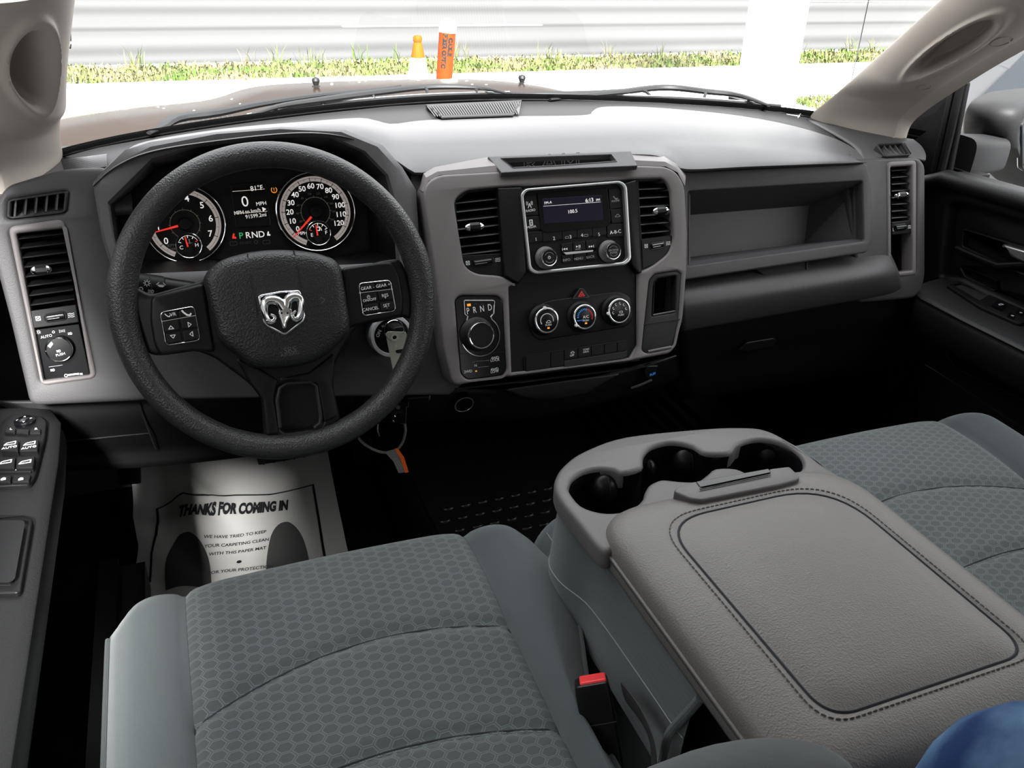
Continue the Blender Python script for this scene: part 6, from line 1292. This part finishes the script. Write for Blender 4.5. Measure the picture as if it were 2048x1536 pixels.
# ================================================================ SEATS
def sm(a, b_, x): t = max(0, min(1, (x - a) / (b_ - a))); return t * t * (3 - 2 * t)
def arc1(dx): return .722 - .040 * ((dx + -.03) / .18) ** 2
def arc2(dx): return .578 - .030 * (abs(dx) / .18) ** 2
def seat(sx, label):
    xc = -.425; OY = -.012 if sx > 0 else .018
    t = thing('front_seat', label, 'car seat', (sx * xc, .5, .12), 'front bucket seats')
    yf = lambda dx: .897 - .055 * max(0, (abs(dx) - .13) / .12) ** 2
    def top(dx, y):
        a = abs(dx); z = .392 + .014 * sm(.45, .85, y) 
        z += .004 * (1 - (dx / .175) ** 2) if a < .175 else 0
        if a < .176:
            for g in (arc1, arc2): z -= .006 * math.exp(-((y - g(dx)) / .007) ** 2); 
            z += .006 * math.sin(min(1, max(0, (y - arc1(dx)) / (yf(dx) - arc1(dx)))) * math.pi)
        if a >= .175:
            w = (a - .175) / .085; z += .026 * math.sin(min(1, w * 1.35) * math.pi * .62) - .030 * max(0, w - .55) ** 2 * 4
        z -= .006 * math.exp(-((a - .175) / .005) ** 2)
        return z
    def P(dx, s_):     # s_ 0..1 from back to front, then over the front roll
        Y0 = .12; F_ = yf(dx) - .045
        if s_ <= .75: y = Y0 + (F_ - Y0) * s_ / .75; return Vector((sx * (xc + dx), y + OY, top(dx, y)))
        k = (s_ - .75) / .25; th = min(1, k * 1.6) * math.pi / 2; R2 = .045; z0 = top(dx, F_)
        ext = max(0, k - .625) / .375
        return Vector((sx * (xc + dx), F_ + OY + R2 * math.sin(th) - ext * .02, z0 - R2 * (1 - math.cos(th)) - ext * .17))
    n = 150
    ins = [[P(-.175 + .35 * i / 60, j / n) for i in range(61)] for j in range(n + 1)]
    b = MB().grid(ins, HEXF); tag(b.build('cushion_insert', t, 80), 'honeycomb patterned fabric')
    for sd_ in (-1, 1):
        rows = []
        inner = (sd_ > 0)          # side next to the console
        for j in range(n + 1):
            s_ = j / n; BWd = .072 if sd_ < 0 else .085; r = [P(sd_ * (.175 + BWd * i / 16), s_) for i in range(17)]
            y = r[-1].y; pinch = .055 * sm(.74, .50, y) * (1 if inner else 0)
            q = [p - Vector((sx * sd_ * pinch * (i / 16), 0, 0)) for i, p in enumerate(r)]
            e = q[-1]; q += [e + Vector((sx * sd_ * .010, 0, -.012)), e + Vector((sx * sd_ * .014, 0, -.035)), e + Vector((sx * sd_ * .010, 0, -.10)), e + Vector((sx * sd_ * .0, 0, -.20))]
            rows.append(q)
        b = MB().grid(rows, FAB); bo_ = b.build('side_bolster', t, 80)
        # piping along the outer edge and the seam thread
        b = MB(); b.tube([r[17] + Vector((0, 0, .003)) for r in rows[:118:2]], .0028, FAB, 6); b.build('piping', bo_)
        b = MB(); b.tube([r[0] + Vector((0, 0, -.0008)) for r in rows[::2]], .0011, mat('dark_seam', (.02, .022, .028), .9), 5); b.build('seam', bo_)
    for g in (arc1, arc2):
        b = MB(); b.tube([Vector((sx * (xc + dx), g(dx) + OY, top(dx, g(dx)) + .0006)) for dx in [-.172 + .344 * i / 40 for i in range(41)]], .0012, mat('dark_seam'), 5)
        if g is arc2:
            for i in range(38):
                dx = -.17 + .34 * i / 38; b.tube([Vector((sx * (xc + dx), g(dx) - .004 + OY, top(dx, g(dx) - .004) + .001)), Vector((sx * (xc + dx + .005), g(dx + .005) - .004 + OY, top(dx, g(dx) - .004) + .001))], .0007, STITCH, 4)
        b.build('cross_seam', t)
    b = MB(); b.box((sx * xc, .48, .18), (.44, .70, .10), BLACK); b.box((sx * xc, .48, .10), (.36, .62, .10), BLACK); b.build('seat_base', t)
    # backrest with forward bolsters, leaning back out of the picture
    rows = []
    for j in range(24):
        h = j / 23; y = .16 - .24 * h; z = .40 + .50 * h; r = []
        for i in range(33):
            dx = -.25 + .50 * i / 32; f_ = .075 * sm(.14, .21, abs(dx)) * (1 - .4 * h) * sm(1.0, .8, h) * (sm(.265, .235, abs(dx)))
            r.append(Vector((sx * (xc + dx), y + f_, z)))
        rows.append(r)
    b = MB().grid(rows, FAB); b.loft([[Vector((sx * (xc + a * .25), .16 - .24 * h - .10 * c, .40 + .5 * h)) for a, c in ((-1, 0), (1, 0), (1, 1), (-1, 1))] for h in (0, 1)], FAB, False)
    b.build('backrest', t, 80)
    return t
sD = seat(-1 * -1, 'grey-teal cloth driver seat in front of the steering wheel')
sP = seat(-1, 'grey-teal cloth passenger seat on the far side of the armrest')
# inboard shoulder of the driver backrest that swells into the picture
b = MB(); c0 = onY(1405, 1662, .27); rings = []
for k in range(13):
    ph = -math.pi / 2 + math.pi * k / 12; rr = math.cos(ph)
    rings.append([c0 + Vector((math.cos(t_) * .105 * max(rr, .001), .05 * math.sin(t_) * max(rr, .001) - .35 * .10 * math.sin(ph), .09 * math.sin(ph))) for t_ in [j * 2 * math.pi / 32 for j in range(32)]])
b.loft(rings, FAB, True); bk_ = b.build('backrest_shoulder', sD, 80)

# ================================================================ CENTRE CONSOLE (folded armrest and jump seat)
cs = thing('jump_seat_cushion', 'narrow cloth centre seat cushion under the armrest console', 'seat cushion', (.03, .6, .2))
rows = []
for j in range(60):
    y = .30 + .575 * min(1, j / 48); k = max(0, (j - 48) / 11); r = []
    for i in range(41):
        x = -.148 + .36 * i / 40 - .02 * sm(.7, .3, y) * 0; a = abs((x - .032) / .18); z = .385 - .05 * a ** 5 - .02 * a ** 14
        if k: z -= .035 * (1 - math.cos(k * math.pi / 2)) + .12 * max(0, k - .6); 
        r.append(Vector((x, y + (.03 * math.sin(k * math.pi / 2) if k else 0) - .02 * a ** 6, z)))
    e0, e1 = r[0], r[-1]; r = [e0 + Vector((-.004, 0, -.14))] + [e0 + Vector((-.006, 0, -.03))] + r + [e1 + Vector((.004, 0, -.14))]
    rows.append(r)
b = MB().grid(rows, FAB); b.build('cushion', cs, 80)
b = MB(); b.tube([r[5] + Vector((0, 0, .0004)) for r in rows[:50]], .0009, STITCH, 4); b.build('seam', cs)
ck = thing('centre_console', 'folded centre armrest with grey vinyl lid and three cup holders between the seats', 'armrest console', (0, .55, .40))
TZ = .54; FTz = flat(TZ)
tray = [(1109, 975), (1112, 950), (1130, 926), (1168, 900), (1250, 872), (1400, 856), (1480, 853), (1530, 858), (1580, 882), (1640, 925), (1700, 985), (1500, 1060), (1290, 1090), (1238, 1096), (1212, 1102), (1190, 1086), (1160, 1048), (1124, 1004)]
hol = [(1141, 983), (1139, 970), (1146, 956), (1168, 942), (1200, 936), (1230, 939), (1247, 945), (1284, 934), (1287, 912), (1300, 895), (1325, 886), (1350, 884), (1385, 891), (1412, 906), (1460, 905), (1475, 890), (1500, 880), (1530, 878), (1572, 888), (1600, 908), (1607, 930), (1590, 944), (1540, 950), (1505, 948), (1471, 935), (1430, 935), (1415, 946), (1393, 960), (1356, 960), (1323, 957), (1300, 966), (1290, 980), (1286, 994), (1271, 1009), (1237, 1022), (1200, 1022), (1163, 1009)]
T_ = FTz.pts(tray); T_ = [tuple(p[:2]) for p in spline([(*p, 0) for p in T_], 5, True)]
H_ = FTz.pts(hol); H_ = [tuple(p[:2]) for p in spline([(*p, 0) for p in H_], 3, True)]
b = MB(); b.plate(FTz, [T_, H_], -.028, 0, TRAYM, .006, True); tr_ = b.build('cup_tray', ck, 50)
Hb = [tuple(Vector((sum(p[0] for p in H_) / len(H_), sum(p[1] for p in H_) / len(H_))) * .02 + Vector(p) * .98) for p in H_]
b = MB(); b.grid([[FTz.P(*p, -.006) for p in H_], [FTz.P(*p, -.012) for p in Hb], [FTz.P(*p, -.075) for p in Hb]], GLOSS, True, close_u=True); b.plate(FTz, [Hb], -.08, -.074, DEEP, .0005); b.build('cup_wells', tr_, 50)
for x, y, rp_ in ((1207, 976, 31), (1370, 922, 31), (1296, 936, 17), (1536, 910, 31), (1474, 912, 17)):
    r = mapx(FTz, x, y, rp_); c = FTz.w(x, y, -.030); b = MB()
    b.loft([[c + Vector((math.cos(t_) * r * math.cos(ph), math.sin(t_) * r * math.cos(ph), math.sin(ph) * r * 1.15)) for t_ in [j * 2 * math.pi / 28 for j in range(28)]] for ph in [(-.48 + .0799 * k) * math.pi for k in range(13)]], SATIN, True)
    b.tube([c + Vector((0, -math.cos(a) * r * 1.0, math.sin(a) * r * 1.16)) for a in [k * .26 for k in range(7)]], .0007, DEEP, 5); b.build('cup_grip', tr_, 60)
# armrest lid
LZ = .555; X0, X1, Y0_, Y1_ = -.163, .168, .300, .670
def lidring(k, z, rad=.05):
    kx = k * 1.25; ky = k
    pts = rnd([(X0 + kx, Y0_ + k), (X1 - k, Y0_ + k), (X1 - k, Y1_ - ky), (X0 + kx, Y1_ - ky)], [.03, .03, .075, .055], 10); return [Vector((x, y, z)) for x, y in pts]
b = MB(); b.loft([lidring(k, z) for k, z in ((.010, .505), (.002, .508), (0, .515), (0, .538), (.002, .546), (.006, .5515), (.014, .5555), (.026, .558), (.044, .5592), (.0475, .5580), (.0495, .5580), (.053, .5600), (.075, .5625), (.11, .564), (.14, .5645))], LEATH, True); ld = b.build('armrest_lid', ck, 60)
def stitch(ring_k, z, nm, par, step=.0075, m=STITCHL):
    R_i = lidring(ring_k, z); R_i.append(R_i[0]); tot = resample(R_i, int(1.25 / step)); b = MB()
    for i in range(0, len(tot) - 1): b.tube([tot[i].lerp(tot[i + 1], .12), tot[i].lerp(tot[i + 1], .5) + Vector((0, 0, .0005)), tot[i].lerp(tot[i + 1], .80)], .0007, m, 4)
    return b.build(nm, par)
stitch(.0425, .5594, 'lid_stitching', ld)
b = MB(); R_i = lidring(.0485, .5582); b.tube(R_i, .0013, mat('dark_seam'), 5, closed=True); R_i = lidring(-.0002, .530); b.tube(R_i, .0022, LEATH, 6, closed=True); R_i = lidring(-.0008, .5265); b.tube(R_i, .0010, mat('dark_seam'), 5, closed=True); b.build('lid_piping', ld)
# release handle at the front of the lid
FH = flat(.5605); b = MB()
hpx = [(1346, 987), (1352, 979), (1392, 966), (1402, 980), (1540, 950), (1536, 942), (1578, 937), (1600, 958), (1594, 964), (1560, 974), (1402, 1005), (1380, 1002)]
b.plate(FH, [rnd(FH.pts(hpx), .004)], -.03, .0035, TRAYM, .0025, True); hd = b.build('release_handle', ck, 50)
b = MB(); b.plate(FH, [rnd(FH.pts([(1391, 969), (1536, 943), (1541, 951), (1400, 981)]), .002)], -.02, .0044, GLOSS, .0008); b.tube([FH.w(1399, 979, .0050), FH.w(1541, 949, .0050)], .0009, CHROME, 8); tag(b.build('handle_insert', hd), 'black insert with a thin chrome line')
# fabric sides of the console
rows = []
for s_, X_ in ((-1, None), (1, None)):
    path = [(.05, .818), (-.06, .806), (-.130, .778), (-.168, .742), (-.174, .70), (-.160, .655), (-.157, .60), (-.157, .555), (-.157, .50), (-.158, .465), (-.158, .445)]
    if s_ > 0: path = [(-x + .015, y) for x, y in path]
    q = spline([(*p, 0) for p in path], 5); rows = []
    for p in q:
        zt = .514 - .004 * sm(.71, .66, p.y); rr = []
        for k in range(9):
            f_ = k / 8; z = zt + (.372 - zt) * f_; out = .012 * math.sin(math.pi * min(1, f_ * 1.1)) * .4
            rr.append(Vector((p.x + s_ * (out + .010 * f_ ** 2) * (1 if abs(p.x) > .1 else .3), p.y + (.006 * f_ if p.y > .8 else 0), z)))
        rows.append(rr)
    b = MB().grid(rows, FAB); b.build('side_cover', ck, 80)
    if s_ < 0:
        b = MB(); b.tube([r[0] + Vector((-.001, 0, .001)) for r in rows], .0018, FAB, 6); b.tube([Vector((r[3].x - .002, r[3].y, r[3].z - .03 * (1 - i / len(rows)))) for i, r in enumerate(rows[14:])], .0008, STITCH, 4); b.build('cover_seam', ck)
b = MB(); b.box((0, .40, .44), (.262, .41, .13), BLACK); b.build('storage_body', ck)
# hem of the cover and the black map pocket under the lid
hem = [Vector((-.159, .440, .506)), Vector((-.163, .446, .485)), Vector((-.170, .455, .455)), Vector((-.173, .460, .430)), Vector((-.177, .458, .372))]
P_ = [Vector((-.158, .53, .49)), Vector((-.160, .505, .47)), Vector((-.163, .470, .44)), Vector((-.166, .455, .41)), Vector((-.168, .45, .37))]
b = MB(); b.tube(spline(hem, 6), .0045, FAB, 10)
b.build('cover_hem', ck)
b = MB(); b.tube([onX(1400, 1345, -.150), onX(1448, 1405, -.150), onX(1520, 1500, -.150)], .003, SATIN, 8); b.build('pocket_rail', ck)

# ================================================================ BUCKLE and belt
bu = thing('seat_belt_buckle', 'black seat belt buckle with red release button beside the driver cushion', 'seat belt buckle', tuple(onZ(1185, 1370, .43)))
tq = onZ(1182, 1362, .44); bq = onZ(1215, 1540, .36); axb = (tq - bq).normalized(); Fb = Frame(tq, (1, -.35, 0), axb.cross(Vector((1, -.35, 0)))); Fb = Frame(tq, Vector((1, -.30, 0)), Vector((.0, 1, 0))); 
Uu = (Vector((1, -.45, 0)) - axb * axb.dot(Vector((1, -.45, 0)))).normalized(); Fb = Frame(tq, Uu, axb.cross(Uu))
hw, hh = .0165, .0125
rings = [[Fb.P(x * k_, y * k_, n) for x, y in rnd(box2(-hw, -hh, hw, hh), .004, 4)] for k_, n in ((.95, -.16), (1.0, -.10), (1.08, -.045), (1.10, -.035), (1.08, -.006), (1.02, .0), (.9, .001))]
b = MB(); b.loft(rings, SATIN, True); b.line(Fb, [(0, 0), (0, .0001)], .0001, SATIN, 0); bu_b = b.build('buckle_body', bu, 40)
b = MB(); b.tube([Fb.P(x * 1.13, y * 1.13, -.040) for x, y in rnd(box2(-hw, -hh, hw, hh), .004, 4)], .0009, DARK, 5, closed=True); b.build('seam_line', bu_b)
b = MB(); b.plate(Fb, [rnd(box2(-hw * .70, -hh * .80, hw * .95, hh * .86), .002)], -.004, .0035, mat('red_buckle_button', (.85, .045, .05), .4), .0015, True); tag(b.build('release_button', bu, 60), 'red release button')
wb = thing('belt_webbing', 'black webbing loop lying behind the buckle beside the console', 'seat belt webbing', tuple(onZ(1290, 1440, .36)))
b = MB(); pa = spline([onX(1248, 1385, -.186), onX(1268, 1410, -.188), onX(1290, 1445, -.190), onX(1305, 1490, -.192), onX(1310, 1560, -.194)], 6)
b.tube(pa, .013, mat('black_webbing', (.02, .019, .021), .7), 10, flat_=.12, up=(1, .5, 0)); b.build('webbing', wb)

# ================================================================ FLOOR THINGS
# moulded liner with raised lozenges
lm = thing('floor_liner', 'black rubber floor liner with raised oval studs in front of the console', 'floor mat', (.02, 1.30, .14))
lz = .145; b = MB(); b.rbox(flat(lz), -.19, .90, .21, 1.62, -.006, 0, MATR, .03, .002); b.build('liner_sheet', lm)
b = MB()
for i in range(12):
    for j in range(10):
        x = -.17 + .034 * i + (.017 if j % 2 else 0); y = .94 + .034 * j
        if x > .2: continue
        F = flat(lz); rr = [[F.P(x + .0115 * k_ * math.cos(t_), y + .0068 * k_ * math.sin(t_), h) for t_ in [a * 2 * math.pi / 14 for a in range(14)]] for k_, h in ((1.0, -.001), (.92, .0022), (.6, .0034))]
        b.loft(rr, MATR, True)
tag(b.build('raised_studs', lm, 60), 'grid of raised oval studs', kind='stuff')
lp = thing('floor_liner', 'black ribbed floor liner in the passenger footwell', 'floor mat', (.45, 1.45, .03))
b = MB(); b.rbox(flat(.03), .22, .95, .70, 1.72, 0, .008, MATR, .04, .003); b.build('liner_sheet', lp)
b = MB(); 
for i in range(9): x = .27 + .04 * i; b.tube([Vector((x, 1.28, .040)), Vector((x, 1.68, .040))], .006, MATR, 6)
b.build('ribs', lp)
dm = thing('floor_mat', 'black carpet mat under the paper mat in the driver footwell', 'floor mat', (-.48, 1.4, .03))
b = MB(); b.rbox(flat(.022), -.69, .98, -.24, 1.62, .006, .012, CARPET, .04, .003); b.build('carpet_sheet', dm)
# paper mat
PZ = .05; PAPER = mat('white_paper', (.50, .49, .475), .75); grain(PAPER, 60, .15, .001, 'noise', .05)
pc4 = [(266, 975), (655, 905), (700, 1130), (262, 1240)]
def crinkle(x, y):
    q = sm(-.52, -.72, x); z = .020 * q * (.5 + .5 * math.sin(x * 60 + y * 21)) + .014 * sm(1.55, 1.75, y)
    z += .010 * math.exp(-((x + .60 + (y - 1.6) * .5) / .018) ** 2) * sm(1.40, 1.60, y) + .006 * math.sin(y * 33 + 5 * x) * q + .004 * math.sin(x * 23 + 2) * math.sin(y * 17)
    return PZ + z
pm = thing('paper_mat', 'white paper floor mat with printed thanks text and footprints', 'paper floor mat', (-.5, 1.5, PZ))
L_ = [(269, 1260), (269, 1190), (269, 1136), (279, 1100), (270, 1051), (266, 975), (286, 945)]; Rr = [(716, 1180), (703, 1130), (693, 1090), (685, 1050), (672, 990), (662, 940), (655, 903)]
Lw = resample([onZ(x, y, PZ) for x, y in L_], 50); Rw = resample([onZ(x, y, PZ) for x, y in Rr], 50)
tpx = resample([onZ(x, y, PZ) for x, y in [(286, 945), (333, 941), (377, 926), (440, 924), (511, 921), (594, 915), (655, 903)]], 61)
rows = []
for j in range(50):
    r = [Lw[j].lerp(Rw[j], i / 60) for i in range(61)]
    if j == 49: r = tpx
    elif j > 40: f_ = (j - 40) / 9; r = [a + (c - Lw[49].lerp(Rw[49], i / 60)) * f_ for i, (a, c) in enumerate(zip(r, tpx))]
    rows.append([Vector((p.x, p.y, crinkle(p.x, p.y))) for p in r])
b = MB().grid(rows, PAPER); sh = b.build('paper_sheet', pm, 80)
p0 = onZ(357, 1030, PZ); p1 = onZ(574, 1011, PZ); Ft = Frame(p0, Vector((p1.x - p0.x, p1.y - p0.y, 0)), Vector((-(p1.y - p0.y), p1.x - p0.x, 0)))
INK = mat('black_ink', (.008, .008, .010), .7)
b = MB()
def drape(b_, s0, e=.0012):
    for k in range(s0, len(b_.v)): v = b_.v[k]; b_.v[k] = Vector((v.x, v.y, crinkle(v.x, v.y) + e))
def pmtext(s_, x, y, size, xs, bold, m=INK):
    s0 = len(b.v); u, v = Ft.px(x, y); b.text(Ft, s_, u, v, size, m, 0, xs=xs, bold=bold, thick=0); drape(b, s0)
wd_ = (p1 - p0).length
pmtext('THANKS FOR COMING IN', 469, 1021, .049, .370, .0030)
pmtext('WE HAVE TRIED TO KEEP', 471, 1071, .0125, .82, .0002); pmtext('YOUR CARPETING CLEAN', 474, 1087, .0125, .82, .0002); pmtext('WITH THIS PAPER MAT', 475.5, 1102.5, .0125, .82, .0002); pmtext('\u2022', 478, 1124, .03, 1, .001)
pmtext('FOR YOUR PROTECTION', 482, 1140, .0125, .82, .0002)
s0 = len(b.v)
bd = [(301, 1170), (305, 1120), (316, 1085), (318, 1051), (313, 1012), (345, 1006), (367, 994), (418, 1000), (470, 993), (540, 988), (626, 970), (637, 1035), (646, 1095), (655, 1140)]
dd = []
for i in range(len(bd) - 1):
    for k in range(8): dd.append(Ft.px(bd[i][0] + (bd[i + 1][0] - bd[i][0]) * k / 8, bd[i][1] + (bd[i + 1][1] - bd[i][1]) * k / 8))
b.line(Ft, dd, .0045, INK, 0, .0001); drape(b, s0)
for fp in ([(333, 1190), (334, 1140), (345, 1100), (357, 1075), (370, 1068), (385, 1070), (402, 1085), (415, 1110), (421, 1140), (424, 1180)], [(532, 1150), (534, 1115), (542, 1075), (555, 1054), (570, 1047), (583, 1050), (600, 1068), (612, 1095), (622, 1140), (626, 1160)]):
    q = [Vector((*Ft.px(x, y), 0)) for x, y in fp]; q = spline(q, 4); m_ = len(q) // 2
    left = q[:m_ + 1]; rt = q[m_:][::-1]; nn = 24; left = resample(left, nn); rt = resample(rt, nn); s0 = len(b.v)
    b.grid([[Ft.P(*(a.lerp(c, k / 10))[:2], 0) for k in range(11)] for a, c in zip(left, rt)], CHARM, True); drape(b, s0, .0010)
b.build('printing', sh, weld=False)

# ================================================================ PERSON (knee of someone on the back seat)
DEN = mat('blue_denim', (.06, .14, .32), .85, spec=.2); DEN2 = DEN
bb_ = DEN.node_tree.nodes['Principled BSDF']; t_ = N(DEN, 'ShaderNodeTexCoord'); n1 = N(DEN, 'ShaderNodeTexNoise', i_Scale=14.0, i_Detail=6.0); L(DEN, t_.outputs['Object'], n1.inputs['Vector'])
rp = N(DEN, 'ShaderNodeValToRGB'); rp.color_ramp.elements[0].position = .36; rp.color_ramp.elements[0].color = (.018, .050, .16, 1); rp.color_ramp.elements[1].position = .66; rp.color_ramp.elements[1].color = (.16, .30, .50, 1)
L(DEN, n1.outputs['Fac'], rp.inputs[0]); L(DEN, rp.outputs[0], bb_.inputs['Base Color'])
wv = N(DEN, 'ShaderNodeTexWave', i_Scale=500.0); wv.bands_direction = 'DIAGONAL'; L(DEN, t_.outputs['Object'], wv.inputs['Vector']); bpn = N(DEN, 'ShaderNodeBump', i_Strength=.3, i_Distance=.0004); L(DEN, wv.outputs['Fac'], bpn.inputs['Height']); L(DEN, bpn.outputs[0], bb_.inputs['Normal'])
kc = onZ(2075, 1570, .66)
pe = thing('person', 'person in faded blue jeans, only a bent knee showing at the bottom right corner', 'person', (kc.x + .05, kc.y - .12, .0))
path = [kc + Vector((.10, -.50, .02)), kc + Vector((.07, -.30, .015)), kc + Vector((.03, -.13, .01)), kc + Vector((0, -.03, .0)), kc + Vector((.0, .0, -.02)), kc + Vector((.005, .0, -.07)), kc + Vector((.015, -.035, -.18)), kc + Vector((.02, -.07, -.35)), kc + Vector((.02, -.09, -.54))]
rad = [.095, .088, .075, .064, .060, .060, .058, .056, .05]
q = resample(spline(path, 10), 90); rr = []
rs = resample([Vector((i, r, 0)) for i, r in enumerate(rad)], 90)
rr = [.0] * 90
import bisect
L0 = [0]
for i in range(1, len(path)): L0.append(L0[-1] + (path[i] - path[i - 1]).length)
for i in range(90):
    s_ = L0[-1] * i / 89; k = min(len(L0) - 2, max(0, bisect.bisect(L0, s_) - 1)); f_ = (s_ - L0[k]) / (L0[k + 1] - L0[k]); r0_ = rad[k] + (rad[k + 1] - rad[k]) * min(1, f_)
    rr[i] = r0_ * (1 + .022 * math.sin(s_ * 95) + .012 * math.sin(s_ * 210 + 1))
b = MB(); b.tube(q, rr, DEN, 36); b.tube([p + Vector((-.92 * r, 0, .40 * r)) for p, r in zip(q[:60], rr[:60])], .0022, mat('pale_denim_seam', (.20, .32, .50), .8), 6); b.build('jeans', pe, 80)
b = MB(); ft = q[-1]; rings = []
for k, (dy, hw_, hh_) in enumerate(((-.10, .02, .02), (-.09, .035, .04), (-.02, .04, .05), (.06, .042, .035), (.13, .045, .028), (.17, .03, .02), (.18, .01, .01))):
    rings.append([Vector((ft.x + math.cos(t2) * hw_, ft.y + dy, max(.065, .10 + math.sin(t2) * hh_))) for t2 in [j * 2 * math.pi / 20 for j in range(20)]])
b.loft(rings, RUBBER, True); b.build('shoe', pe, 60)
